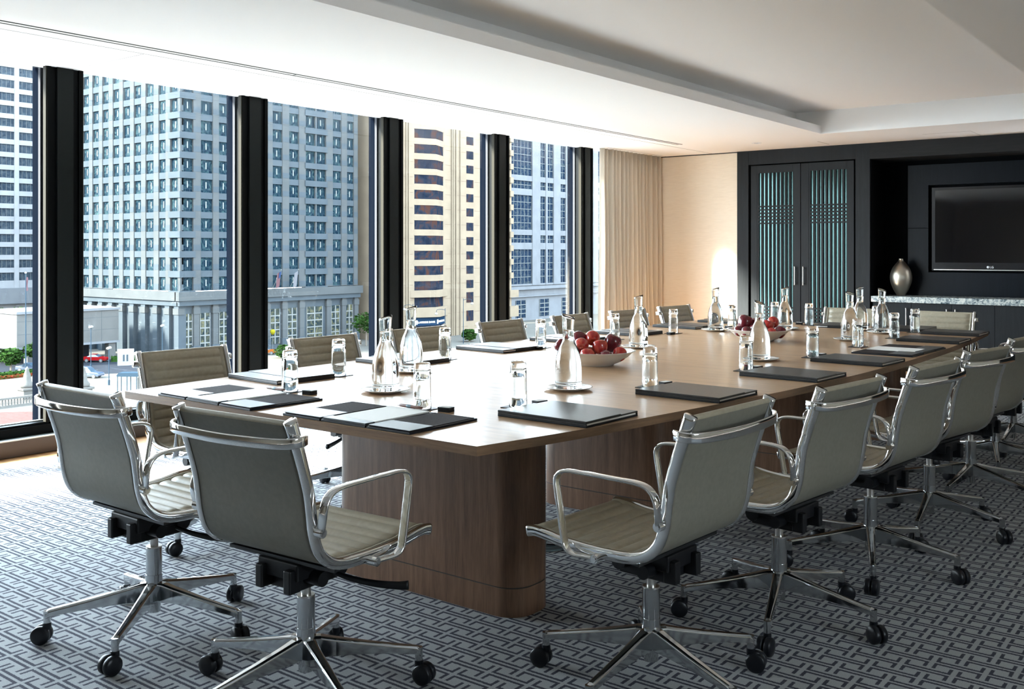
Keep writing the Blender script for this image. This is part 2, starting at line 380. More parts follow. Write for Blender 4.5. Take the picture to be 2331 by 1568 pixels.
# linear slot diffuser and panel joints
b = MB(); b.box(-5.541, -5.519, -2, 10.436, CZ - 0.003, CZ + 0.0); b.box(-5.486, -5.471, -2, 10.436, CZ - 0.003, CZ)
b.box(-5.531, -5.473, 4.62, 4.63, CZ - 0.003, CZ)
b.box(-5.522, -5.482, -2, 10.436, CZ - 0.002, CZ, 1)
tag(b.build('air_diffuser', [M['dark_line'], M['ceiling']]), 'long linear slot air diffuser in the white ceiling', 'air diffuser')
b = MB()
for x in (-5.685, -6.35): b.box(x, x + 0.004, -2, EY, CZ - 0.002, CZ)
for y in (3.55, 7.2): b.box(-6.35, -5.685, y, y + 0.004, CZ - 0.002, CZ)
b.box(-4.10, -4.09, 11.10, 11.48, CZ - 0.001, CZ); b.box(-2.95, -2.47, 11.12, 11.124, CZ - 0.001, CZ); b.box(-2.47, -2.466, 11.12, 11.6, CZ - 0.001, CZ)
struct(b.build('trim_1', mat('panel_joint', (0.35, 0.34, 0.33), 0.8)))
b = MB(); b.lathe([(0.055, 0), (0.055, 0.006), (0.040, 0.006), (0.036, 0.0)], 24); 
dl = empty('ceiling_downlight', (-4.712, 10.812, CZ - 0.008)); b.build('trim_ring', M['ceiling'], dl)
b = MB(); b.lathe([(0.0, 0.004), (0.038, 0.004)], 24); b.build('lamp_lens', mat('frosted_lens', (0.4, 0.4, 0.4), 0.4), dl)
tag(dl, 'small round recessed downlight near the far wall', 'downlight')
b = MB(); b.box(-6.62, 3.4, EY - 0.004, EY, CZ - 0.012, CZ); struct(b.build('trim_2', M['dark_line']))
# walls
b = MB(); b.box(-6.69, -5.332, EY, EY + 0.2, 0, CZ + 0.3); struct(b.build('wall_back', M['wallpaper']))
RWY = (1.1, 2.7, 1.1, 1.9)
b = MB(); b.box(3.4, 3.6, -3.4, RWY[0], 0, 3.0); b.box(3.4, 3.6, RWY[1], 12.6, 0, 3.0); b.box(3.4, 3.6, RWY[0], RWY[1], 0, RWY[2]); b.box(3.4, 3.6, RWY[0], RWY[1], RWY[3], 3.0); struct(b.build('wall_right', M['plainwall']))
b = MB(); b.box(3.5, 3.51, RWY[0], RWY[1], RWY[2], RWY[3]); struct(b.build('window_9', M['pane']))  # unseen opening added to light the chair backs from the right
b = MB(); b.box(-7.0, 3.6, -3.4, -3.2, 0, 3.0); struct(b.build('wall_front', M['plainwall']))
b = MB(); b.box(-1.2, 3.4, EY, EY + 0.2, 0, 3.0); struct(b.build('wall_far_right', M['darkwood']))
b = MB(); b.box(-7.0, WX + 0.07, -3.2, -0.05, 0, 3.0); b.box(-6.80, -6.66, 10.95, EY + 0.2, 0, 3.0); b.box(-6.69, -6.50, EY + 0.2, 12.6, 0, 3.0); struct(b.build('wall_left', M['plainwall']))

# window wall: posts, sills, panes
CY = [0.22, 1.862, 3.503, 5.105, 6.717, 8.384, 10.067]
for i, y in enumerate(CY):
    b = MB()
    b.box(WX - 0.036, WX - 0.012, y - 0.125, y + 0.125, 0.19, CZ)          # recessed web
    for s in (-1, 1): b.box(WX - 0.036, WX, y + s * 0.125 - (0.0 if s < 0 else 0.026), y + s * 0.125 + (0.026 if s < 0 else 0.0), 0.19, CZ)
    b.box(WX - 0.03, WX + 0.004, y - 0.058, y + 0.056, 0.19, CZ, 1)
    b.box(GX - 0.01, WX - 0.036, y - 0.105, y + 0.105, 0.19, CZ, 0)
    b.box(WX - 0.042, WX - 0.006, y - 0.134, y - 0.1255, 0.19, CZ, 2); b.box(WX - 0.042, WX - 0.006, y + 0.1255, y + 0.134, 0.19, CZ, 2)
    p = struct(b.build('trim_%d' % (10 + i), [M['mullion'], M['mullion_plate'], M['frame_tan']]))
    b = MB(); b.box(-6.70, GX - 0.012, y - 0.12, y + 0.12, -0.4, 3.2, 0); b.box(-6.78, -6.70, y - 0.12, y + 0.12, -0.4, 3.2, 1)
    b.build('outer_fin', [M['fin'], M['fin_dark']], p)
for i in range(len(CY)):
    y0 = CY[i] + 0.105; y1 = (CY[i + 1] - 0.105) if i + 1 < len(CY) else 10.95
    b = MB(); b.box(GX, GX + 0.006, y0, y1, 0.19, CZ)
    w = struct(b.build('window_%d' % (i + 1), M['pane']))
    b = MB(); b.box(GX - 0.02, GX + 0.012, y0, y1, 0.17, 0.196, 0); b.box(GX + 0.012, WX - 0.02, y0, y1, 0.11, 0.190, 1); b.build('bottom_rail', [M['ledge'], M['mullion']], w)
b = MB(); b.box(GX - 0.1, WX - 0.005, -0.1, 11.66, 0.0, 0.175, 0); b.box(WX - 0.03, -6.50, -0.1, 11.66, 0.0, 0.106, 1); b.box(WX - 0.03, -6.496, -0.1, 11.66, 0.106, 0.113, 2)
struct(b.build('trim_3', [M['mullion'], M['frame_brown'], M['ledge']]))
b = MB(); b.box(GX - 0.14, GX - 0.008, -3.2, 12.0, CZ + 0.06, 3.3); b.box(GX - 0.14, GX - 0.01, -3.2, 12.0, -1.0, 0.17); struct(b.build('trim_4', M['ceiling']))
for i in range(len(CY)):   # sky portals guide daylight sampling through the real panes
    y0 = CY[i] + 0.105; y1 = (CY[i + 1] - 0.105) if i + 1 < len(CY) else 11.66
    ld = bpy.data.lights.new('portal', 'AREA'); ld.shape = 'RECTANGLE'; ld.size = y1 - y0; ld.size_y = 2.4; ld.cycles.is_portal = True
    lo = bpy.data.objects.new('sky_portal', ld); COL.objects.link(lo); lo.location = (GX - 0.16, (y0 + y1) / 2, 1.4)
    lo.rotation_euler = Vector((1, 0, 0)).to_track_quat('-Z', 'Z').to_euler()

ld = bpy.data.lights.new('portal', 'AREA'); ld.shape = 'RECTANGLE'; ld.size = 1.4; ld.size_y = 0.75; ld.cycles.is_portal = True  # portal for the added right-hand opening
lo = bpy.data.objects.new('sky_portal', ld); COL.objects.link(lo); lo.location = (3.62, 1.9, 1.475); lo.rotation_euler = Vector((-1, 0, 0)).to_track_quat('-Z', 'Z').to_euler()
# curtain
def curtain():
    pts = []; y = 10.17; k = 0; rnd = random.Random(3)
    while y < 11.655:
        pts.append((y, (0.060 if k % 2 else -0.045) * (0.55 + 0.7 * rnd.random()))); y += 0.030 + 0.036 * rnd.random(); k += 1
    path = smooth_path([(p[1], p[0], 0) for p in pts], 4)
    nz = 10
    def fn(u, v):
        i = min(int(round(u * (len(path) - 1))), len(path) - 1); p = path[i]; z = 0.012 + v * (CZ - 0.014)
        amp = 0.55 + 0.45 * (1 - v) ; sway = 0.012 * math.sin(z * 2.2 + p.y * 9) * (1 - v)
        return (-6.44 + p.x * amp + sway, p.y + 0.010 * math.sin(z * 3 + p.y * 20) * (1 - v), z)
    b = MB(); b.grid(fn, len(path) - 1, nz)
    o = b.build('curtain', M['curtain'], fix=False); sd = o.modifiers.new('thick', 'SOLIDIFY'); sd.thickness = 0.003
    return tag(o, 'floor length beige pleated curtain drawn back at the window corner', 'curtain')
curtain()

# ------------------------------------------------------------------ cabinet wall
def zbox(b, x0, x1, z0, z1, y0, y1, mi=0): return b.box(x0, x1, y0, y1, z0, z1, mi)
cab = empty('display_cabinet', (-4.5, EY, 0))
tag(cab, 'tall dark oak cabinet with two lattice glass doors', 'cabinet')
cab_off = Vector((4.5, -EY, 0))
def bc(b, name, mats, parent, bevel=0.0):
    o = b.build(name, mats, parent, bevel); 
    top = parent
    o.matrix_parent_inverse = Matrix.Translation((-CUR.x, -CUR.y, -CUR.z)); return o
CUR = Vector((-4.5, EY, 0))
b = MB(); yf = EY - 0.03
zbox(b, -5.332, -5.178, 0, CZ, yf, EY + 0.5); zbox(b, -3.84, -3.672, 0, CZ, yf, EY + 0.5)
zbox(b, -5.178, -3.84, 2.43, CZ, yf, EY + 0.5); zbox(b, -5.178, -3.84, 0, CZ, EY + 0.45, EY + 0.5); zbox(b, -5.178, -3.84, 0, 0.08, yf, EY + 0.5)
bc(b, 'carcass', M['darkwood'], cab, 0.002)
def lattice_door(x0, x1, gx0, gx1, hx):
    z0, z1 = 0.085, 2.415; gz0, gz1 = 0.30, 2.32; y0, y1 = EY - 0.028, EY + 0.01
    b = MB(); zbox(b, x0, gx0, z0, z1, y0, y1); zbox(b, gx1, x1, z0, z1, y0, y1); zbox(b, gx0, gx1, gz1, z1, y0, y1); zbox(b, gx0, gx1, z0, gz0, y0, y1)
    d = bc(b, 'door', M['darkwood'], cab, 0.0015)
    b = MB(); zbox(b, gx0, gx1, gz0, gz1, y0 + 0.022, y0 + 0.028); 
    g = bc(b, 'glass_pane', M['tealglass'], d); g.matrix_parent_inverse = Matrix()
    b = MB(); n = 9; pw = (gx1 - gx0) / n
    for k in range(n): zbox(b, gx0 + k * pw, gx0 + k * pw + pw * 0.46, gz0, gz1, y0 + 0.004, y0 + 0.02)
    for zb in [1.895 - 0.042 * k for k in range(6)] + [0.645 - 0.042 * k for k in range(6)]: zbox(b, gx0, gx1, zb, zb + 0.017, y0 + 0.002, y0 + 0.02)
    g = bc(b, 'lattice', M['darkwood'], d); g.matrix_parent_inverse = Matrix()
    b = MB(); b.tube((hx, y0 - 0.03, 0.94), (hx, y0 - 0.03, 1.155), 0.007)
    for z in (0.955, 1.14): b.tube((hx, y0 - 0.03, z), (hx, y0, z), 0.005)
    for z in (0.938, 1.157): b.lathe([(0, -0.006), (0.010, -0.002), (0.010, 0.002), (0, 0.006)], 10, mx=Matrix.Translation((hx, y0 - 0.03, z)))
    g = bc(b, 'handle', M['nickel'], d); g.matrix_parent_inverse = Matrix()
lattice_door(-5.146, -4.507, -5.065, -4.602, -4.568)
lattice_door(-4.499, -3.858, -4.402, -3.945, -4.462)
# media wall
YB = 12.12
CUR = Vector((-2.4, EY, 0))
mw = empty('media_wall_unit', CUR); tag(mw, 'dark panelled niche wall surrounding the wall screen', 'wall unit')
b = MB(); zbox(b, -3.672, -1.2, 2.42, CZ, EY - 0.03, EY + 0.55); bc(b, 'header_beam', M['darkwood_h'], mw, 0.002)
b = MB(); zbox(b, -3.70, -3.668, 0.0, 2.42, EY, EY + 0.56); zbox(b, -3.668, -1.2, 0.0, 2.42, EY + 0.52, EY + 0.56); bc(b, 'niche_lining', M['nichedark'], mw)
tx0, tx1, tz0, tz1 = -3.15, -1.75, 1.10, 2.12
b = MB()
for (a0, a1, c0, c1) in ((-3.38, tx0, 0.828, 1.615), (-3.38, tx0, 1.621, 2.36), (tx0, -1.2, tz1, 2.36), (tx0, -1.2, 0.828, tz0), (tx1, -1.2, tz0, tz1)): zbox(b, a0, a1, c0, c1, YB, YB + 0.06)
bc(b, 'back_panel', M['panel'], mw)
# television (sits in the recess)
tv = empty('television', (-2.45, YB + 0.02, 1.12)); CUR = Vector((-2.45, YB + 0.02, 1.12))
tag(tv, 'large black flat television recessed in the dark wall', 'television')
b = MB(); zbox(b, tx0 + 0.035, tx1 - 0.03, tz0 + 0.02, tz1 - 0.03, YB + 0.005, YB + 0.05); bc(b, 'housing', M['bezel'], tv, 0.004)
b = MB(); zbox(b, tx0 + 0.075, tx1 - 0.07, tz0 + 0.115, tz1 - 0.065, YB + 0.001, YB + 0.006); bc(b, 'screen', M['screen'], tv)
b = MB(); zbox(b, tx0 + 0.06, tx1 - 0.06, tz0 + 0.028, tz0 + 0.036, YB - 0.002, YB + 0.006); bc(b, 'trim_strip', M['nickel'], tv)
def text_mesh(s, size, mx, name, m, parent=None, extrude=0.001, align='LEFT'):
    cu = bpy.data.curves.new(name, 'FONT'); cu.body = s; cu.size = size; cu.extrude = extrude; cu.align_x = align
    t = bpy.data.objects.new(name + '_tmp', cu); COL.objects.link(t); bpy.context.view_layer.update()
    me = bpy.data.meshes.new_from_object(t.evaluated_get(bpy.context.evaluated_depsgraph_get())); me.name = name
    bpy.data.objects.remove(t); me.transform(mx); me.materials.clear(); me.materials.append(m)
    for p in me.polygons: p.material_index = 0
    o = bpy.data.objects.new(name, me); COL.objects.link(o)
    if parent: o.parent = parent
    return o
RX = Matrix.Rotation(R(90), 4, 'X')
b = MB(); b.lathe([(0, 0), (0.014, 0), (0.014, 0.002), (0, 0.002)], 20, mx=Matrix.Translation((-2.508, YB + 0.006, 1.165)) @ RX); bc(b, 'logo_disc', M['white_ink'], tv)
lg = text_mesh('LG', 0.034, Matrix.Translation((-2.490, YB + 0.004, 1.1535)) @ RX, 'logo_letters', M['white_ink'], tv); lg.matrix_parent_inverse = Matrix.Translation(-CUR)
# credenza with worktop
CUR = Vector((-2.4, EY, 0))
cr = empty('credenza', CUR); tag(cr, 'dark low credenza with flat doors below the screen', 'credenza')
b = MB(); zbox(b, -3.66, -1.2, 0.0, 0.758, EY + 0.02, EY + 0.50); bc(b, 'body', M['darkwood'], cr)
dx = [-3.642, -3.217, -2.785, -2.346, -1.90, -1.45]; hx = [-3.267, -2.832, -2.742, -1.945, -1.855]
for i in range(5):
    b = MB(); zbox(b, dx[i] + 0.002, dx[i + 1] - 0.002, 0.09, 0.752, EY - 0.002, EY + 0.02); d = bc(b, 'door', M['darkwood'], cr)
    h = hx[i]; b = MB(); b.tube((h, EY - 0.03, 0.50), (h, EY - 0.03, 0.69), 0.006)
    for z in (0.515, 0.675): b.tube((h, EY - 0.03, z), (h, EY, z), 0.0045)
    b.lathe([(0, -0.008), (0.010, 0), (0, 0.008)], 10, mx=Matrix.Translation((h, EY - 0.03, 0.695)))
    g = bc(b, 'handle', M['nickel'], d); g.matrix_parent_inverse = Matrix()
b = MB(); zbox(b, -3.66, -1.2, 0.759, 0.827, EY - 0.03, EY + 0.51); tag(b.build('stone_worktop', M['granite'], None, 0.004), 'thick speckled grey granite worktop on the credenza', 'worktop')
# vase
b = MB(); prof = [(0, 0), (0.045, 0.0), (0.052, 0.012), (0.085, 0.07), (0.112, 0.14), (0.122, 0.20), (0.117, 0.26), (0.095, 0.32), (0.060, 0.37), (0.036, 0.40), (0.027, 0.42), (0.026, 0.43), (0.022, 0.432), (0.018, 0.42), (0.0, 0.40)]
pp = [(p.x, p.z) for p in smooth_path([(a, 0, z) for a, z in prof[1:12]], 4)]
b.lathe([(0, 0)] + [(max(a, 0.001), z) for a, z in pp] + prof[12:], 48)
vm = mat('brushed_pewter', (0.42, 0.39, 0.33), 0.34, 1.0, Anisotropic=0.6)
f = noise(vm, (1, 1, 60), 3.0); bump(vm, f, 0.08, 0.002)
o = b.build('vase', vm); o.location = (-3.405, 11.93, 0.8275); tag(o, 'tall silver pewter vase with narrow neck on the granite worktop', 'vase')

# ------------------------------------------------------------------ conference table
TZ = 0.74
tbl = empty('conference_table', (-2.9, 5.2, 0)); tag(tbl, 'long boat shaped walnut conference table', 'table')
CUR = Vector((-2.9, 5.2, 0))
right = smooth_path([(-1.956, 2.369, 0), (-1.860, 2.80, 0), (-1.790, 3.25, 0), (-1.700, 3.85, 0), (-1.632, 4.5, 0), (-1.590, 5.2, 0), (-1.578, 6.1, 0), (-1.605, 7.1, 0), (-1.677, 8.12, 0)], 4)
left = smooth_path([(-3.955, 8.12, 0), (-4.02, 7.1, 0), (-4.045, 6.0, 0), (-4.045, 5.0, 0), (-4.035, 4.0, 0), (-4.01, 3.2, 0), (-3.943, 2.372, 0)], 4)
poly = [(p.x, p.y) for p in right] + [(p.x, p.y) for p in left]
b = MB(); b.prism(poly, TZ - 0.031, TZ, 1, caps=0)
o = bc(b, 'tabletop', [M['walnut_top'], M['walnut_edge']], tbl, 0.0008); o.matrix_parent_inverse = Matrix.Translation(-CUR)
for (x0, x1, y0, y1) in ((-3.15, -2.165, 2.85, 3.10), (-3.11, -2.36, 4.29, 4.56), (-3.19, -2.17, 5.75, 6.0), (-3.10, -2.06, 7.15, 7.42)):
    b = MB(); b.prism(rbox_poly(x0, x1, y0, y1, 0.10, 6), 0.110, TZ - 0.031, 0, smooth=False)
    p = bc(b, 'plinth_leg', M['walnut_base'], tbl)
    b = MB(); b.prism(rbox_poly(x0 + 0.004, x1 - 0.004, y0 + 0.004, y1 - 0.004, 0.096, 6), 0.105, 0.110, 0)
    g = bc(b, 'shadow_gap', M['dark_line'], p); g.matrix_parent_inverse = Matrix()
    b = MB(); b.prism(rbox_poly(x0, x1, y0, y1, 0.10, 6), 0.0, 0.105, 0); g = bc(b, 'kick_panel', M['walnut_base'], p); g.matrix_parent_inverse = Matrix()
for me in [o.data for o in tbl.children_recursive if o.type == 'MESH' and o.name.startswith(('plinth', 'kick'))]:
    for p in me.polygons: p.use_smooth = abs(p.normal.z) < 0.5
    md = None
# floor outlet box
fb = empty('floor_outlet', (-2.64, 3.68, 0.0)); tag(fb, 'round blue grey steel floor outlet lid on the carpet', 'floor outlet')
b = MB(); b.lathe([(0, 0), (0.115, 0), (0.115, 0.006), (0.108, 0.009), (0, 0.009)], 40); b.build('rim', M['steelblue'], fb)
b = MB(); b.lathe([(0, 0.009), (0.085, 0.009), (0.083, 0.012), (0, 0.012)], 40, mx=Matrix.Translation((0, 0, 0.0005))); b.build('lid', M['steelblue'], fb)
b = MB(); b.box(0.02, 0.06, -0.05, 0.03, 0.013, 0.019, 0, Matrix.Rotation(0.5, 4, 'Z')); b.box(-0.01, 0.0, -0.06, 0.05, 0.0126, 0.0145, 0, Matrix.Rotation(-0.3, 4, 'Z')); b.build('latch', M['black'], fb)

# ------------------------------------------------------------------ chairs
CW = 0.2355
RAIL = [(0, .302, .470), (0, .275, .474), (0, .23, .470), (0, .17, .461), (0, .08, .456), (0, -.02, .456), (0, -.09, .462), (0, -.142, .482), (0, -.178, .518), (0, -.197, .57), (0, -.206, .63), (0, -.216, .69), (0, -.240, .77), (0, -.262, .835), (0, -.284, .895)]
RP = smooth_path(RAIL, 5)
def arc_cum(P):
    c = [0.0]
    for a, b in zip(P, P[1:]): c.append(c[-1] + (b - a).length)
    return c
def at_len(P, C, s):
    for i in range(len(C) - 1):
        if C[i + 1] >= s:
            t = (s - C[i]) / max(C[i + 1] - C[i], 1e-9); p = P[i].lerp(P[i + 1], t); d = (P[min(i + 2, len(P) - 1)] - P[max(i - 1, 0)]).normalized()
            return p, d
    return P[-1], (P[-1] - P[-2]).normalized()
RC = arc_cum(RP)
def pad(s0, s1, name, parent, ribs, phase=0.0, roll=False):
    # channel-stitched leather pad between the rails; inner face ribbed, outer face smooth
    n = ribs * 8; rows = []
    hw = CW - 0.013
    for i in range(n + 1):
        s = s0 + (s1 - s0) * i / n; p, d = at_len(RP, RC, s); nrm = Vector((0, d.z, -d.y))   # towards the sitter
        u = (i / 8.0) % 1.0; puff = 0.0095 * (abs(math.sin(math.pi * u)) ** 0.45)
        rows.append((p, nrm, puff))
    b = MB(); xs = [-hw, -hw + 0.004, -hw + 0.012, -hw + 0.020, -hw + 0.026, -0.16, -0.08, 0, 0.08, 0.16, hw - 0.026, hw - 0.020, hw - 0.012, hw - 0.004, hw]
    def off(x, puff):
        e = hw - abs(x)
        if e < 0.001: return 0.004
        if e < 0.013: return 0.013
        if e < 0.021: return 0.004
        return 0.004 + puff
    top = []; bot = []; vs = []
    for (p, nr, pf) in rows:
        top.append(len(vs))
        for x in xs: vs.append(p + Vector((x, 0, 0)) + nr * off(x, pf))
    for (p, nr, pf) in rows:
        bot.append(len(vs))
        for x in xs: vs.append(p + Vector((x, 0, 0)) - nr * (0.006 if abs(x) > hw - 0.001 else 0.011))
    m = len(xs); fs = []
    for i in range(n):
        for j in range(m - 1): fs.append((top[i] + j, top[i + 1] + j, top[i + 1] + j + 1, top[i] + j + 1))
    b.add(vs, fs, 0, True)
    fs = []
    for i in range(n):
        for j in range(m - 1): fs.append((bot[i] + j, bot[i] + j + 1, bot[i + 1] + j + 1, bot[i + 1] + j))
        fs.append((top[i], bot[i], bot[i + 1], top[i + 1])); fs.append((top[i] + m - 1, top[i + 1] + m - 1, bot[i + 1] + m - 1, bot[i] + m - 1))
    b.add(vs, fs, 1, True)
    fs = [tuple([top[0] + j for j in range(m)] + [bot[0] + j for j in range(m - 1, -1, -1)]), tuple([top[n] + j for j in range(m - 1, -1, -1)] + [bot[n] + j for j in range(m)])]
    b.add(vs, fs, 0, False)
    # rolled end
    for k in ((0, n) if roll == 'both' else ((n,) if roll else (0,))):
        p, nr, _ = rows[k]; b.tube(p + Vector((-hw, 0, 0)) + nr * 0.001, p + Vector((hw, 0, 0)) - nr * 0.001, 0.0095, 12, 0)
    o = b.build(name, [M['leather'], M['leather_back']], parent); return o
def chair():
    c = empty('office_chair')
    TOT = RC[-1]; ss = 0.470
    pad(0.006, ss, 'seat', c, 9); pad(ss, TOT - 0.012, 'backrest', c, 9, roll=True)
    sec = rrect(0.011, 0.0165, 0.009, 3)
    for s in (-1, 1):
        b = MB(); P = [p + Vector((s * CW, 0, 0)) for p in RP]; n = len(P)
        sc = [1.0 + 0.16 * max(0, (i - (n - 12)) / 11) + 0.12 * max(0, (5 - i) / 5) for i in range(n)]
        b.sweep(P, sec, (1, 0, 0), scales=sc); b.build('side_rail', M['chrome'], c)
        # armrest loop
        ap = smooth_path([(s * .262, -.196, .585), (s * .272, -.200, .615), (s * .275, -.196, .65), (s * .275, -.178, .678), (s * .275, -.14, .692), (s * .275, -.05, .694), (s * .275, .06, .694), (s * .275, .118, .692), (s * .275, .150, .678), (s * .275, .158, .65), (s * .275, .146, .58), (s * .275, .132, .50), (s * .274, .122, .462), (s * .270, .100, .446), (s * .262, .06, .444), (s * .258, .03, .444)], 5)
        b = MB(); b.sweep(ap, rrect(0.0145, 0.0055, 0.005, 3), (1, 0, 0))
        a = b.build('armrest', M['chrome'], c)
        for (y, z) in ((-.196, .578), (.022, .444)):
            b = MB(); b.tube((s * .226, y, z), (s * .272, y, z), 0.0135, 16); b.tube((s * .272, y, z), (s * .276, y, z), 0.009, 12); b.build('bolt', M['chrome'], a)
    # band behind the back
    bp = smooth_path([(-.250, -.238, .838), (-.262, -.268, .838), (-.245, -.300, .836), (-.17, -.322, .834), (0, -.332, .832), (.17, -.322, .834), (.245, -.300, .836), (.262, -.268, .838), (.250, -.238, .838)], 6)
    b = MB(); b.sweep(bp, rrect(0.015, 0.0048, 0.0042, 3), (0, 0, 1)); b.build('back_band', M['chrome'], c)
    # under-seat plates and mechanism
    b = MB(); b.prism([(-.225, -.105), (.225, -.105), (.20, .00), (.06, .06), (-.06, .06), (-.20, .00)], 0.436, 0.446); b.box(-.225, .225, .10, .13, 0.434, 0.442)
    b.build('seat_plate', M['blackmetal'], c, 0.002)
    b = MB(); b.box(-.085, .085, -.115, .10, .385, .436); b.box(-.06, .06, -.09, .08, .345, .39); b.tube((-.125, -.05, .385), (.125, -.05, .385), .022, 14); b.tube((-.10, .055, .392), (.10, .055, .392), .026, 14)
    b.box(-.075, -.045, -.135, -.09, .35, .42); b.box(.045, .075, -.135, -.09, .35, .42)
    b.build('tilt_mechanism', M['black'], c, 0.005)
    b = MB(); lp = smooth_path([(.09, .03, .378), (.15, .045, .366), (.22, .07, .358), (.285, .10, .356), (.31, .115, .358)], 4)
    b.sweep(lp, rrect(0.012, 0.009, 0.007, 2), (0, 0, 1), scales=[0.6 + 0.5 * i / (len(lp) - 1) for i in range(len(lp))]); b.build('height_lever', M['black'], c)
    b = MB(); b.tube((0, 0, .29), (0, 0, .36), .0145, 16); b.tube((0, 0, .298), (0, 0, .304), .027, 24); b.build('gas_spring', M['nickel'], c)
    # star base with casters
    sb = MB(); sb.tube((0, 0, .205), (0, 0, .299), .0275, 28); sb.tube((0, 0, .150), (0, 0, .205), .031, 28, r2=.0285); sb.tube((0, 0, .072), (0, 0, .150), .0225, 24)
    for k in range(5):
        a = k * 2 * math.pi / 5; mx = Matrix.Rotation(a, 4, 'Z'); st = []
        for r, zt, zb, w in ((.018, .178, .118, .020), (.045, .176, .112, .019), (.09, .165, .112, .0165), (.18, .146, .109, .0145), (.28, .127, .100, .0125), (.338, .117, .092, .0118), (.352, .110, .086, .0112)):
            w *= 1.12; st.append([(r, -w, zb), (r, w, zb), (r, w * .92, zt - .006), (r, w * .55, zt), (r, -w * .55, zt), (r, -w * .92, zt - .006)])
        vs = [v for q in st for v in q]; n = 6; fs = []
        for i in range(len(st) - 1):
            for j in range(n): fs.append((i * n + j, i * n + (j + 1) % n, (i + 1) * n + (j + 1) % n, (i + 1) * n + j))
        fs += [tuple(range(n)), tuple(range((len(st) - 1) * n, len(st) * n))]
        sb.add(vs, fs, 0, False, mx); sb.tube((.346, 0, .112), (.346, 0, .064), .012, 14, 0, mx)
    base = sb.build('star_base', M['alu'], c, 0.0025)
    for k in range(5):
        a = k * 2 * math.pi / 5; cs = MB(); rnd = random.Random(k * 5 + 1); h = a + rnd.uniform(-0.9, 0.9)
        pv = Matrix.Translation((.346 * math.cos(a), .346 * math.sin(a), 0)) @ Matrix.Rotation(h, 4, 'Z')
        wm = pv @ Matrix.Translation((.018, 0, .0315)) @ Matrix.Rotation(R(90), 4, 'X')
        for s in (-1, 1):
            cs.lathe([(0, .0), (.030, .0), (.0315, .003), (.0315, .017), (.028, .021), (.012, .0225), (0, .0225)], 28, 0, wm @ Matrix.Scale(s, 4, (0, 0, 1)) @ Matrix.Translation((0, 0, .004)))
        cs.tube((0, 0, .05), (0, 0, .072), .014, 14, 0, pv); cs.box(-.006, .028, -.005, .005, .02, .058, 0, pv)
        cs.build('caster', M['rubber'], base)
    return c
CH0 = chair(); FIRST = [True]
UPPER = ('seat', 'backrest', 'side_rail', 'armrest', 'back_band', 'seat_plate', 'tilt_mechanism', 'height_lever')
def place_chair(x, y, face, brot, label, group=None, dz=0.0):
    c = CH0 if FIRST[0] else copy_tree(CH0)
    FIRST[0] = False
    PLACED.append((c, x, y, face, brot, label, group, dz)); return c
PLACED = []
G_R, G_L = 'office chairs along the right side of the table', 'office chairs along the window side of the table'
place_chair(-3.135, 1.998, -0.4, 19.7, 'taupe leather office chair at the near table end, nearest the window', 'office chairs at the near table end')
place_chair(-2.325, 1.998, 3.1, 50.5, 'taupe leather office chair at the near table end, right of the two', 'office chairs at the near table end')
ords = ['nearest', 'second', 'third', 'fourth', 'fifth', 'sixth', 'farthest']
for i, (x, y, f_, br) in enumerate([(-1.528, 2.706, 86.3, 53), (-1.424, 3.469, 83.6, 70), (-1.345, 4.27, 83.2, 73), (-1.31, 5.06, 80, 60), (-1.30, 5.86, 84, 48), (-1.335, 6.65, 85, 68), (-1.38, 7.42, 86, 55)]):
    place_chair(x, y, f_, br, 'taupe office chair on the right side of the table, %s from the camera' % ords[i] if i not in (0, 6) else 'taupe office chair on the right side of the table, %s the camera' % ('nearest' if i == 0 else 'farthest from'), G_R)
for i, (x, y) in enumerate([(-4.00, 2.87), (-4.00, 3.80), (-4.00, 4.58), (-3.97, 5.40), (-3.95, 6.24), (-3.92, 7.02), (-3.90, 7.78)]):
    place_chair(x, y, -90 + [-3, -1, -3, 0, 1, -4, -5][i], 10 + 13 * i, 'taupe ribbed office chair on the window side of the table, %s the camera' % ['nearest', 'second from', 'third from', 'fourth from', 'fifth from', 'sixth from', 'farthest from'][i], G_L, -0.03)
place_chair(-2.80, 8.20, 183, 20, 'pale lit office chair at the far table end, left of the two', 'office chairs at the far table end', -0.035)
place_chair(-2.09, 8.18, 178, 44, 'pale lit office chair at the far table end, right of the two', 'office chairs at the far table end', -0.035)
for (c, x, y, face, br, label, group, dz) in PLACED:
    c.location = (x, y, 0.0005); c.rotation_euler = (0, 0, R(face)); tag(c, label, 'chair', group)
    for ch in c.children:
        st = ch.name.split('.')[0]
        if st == 'star_base': ch.rotation_euler = (0, 0, R(br - face))
        elif st in UPPER: ch.location = (0, 0, dz)

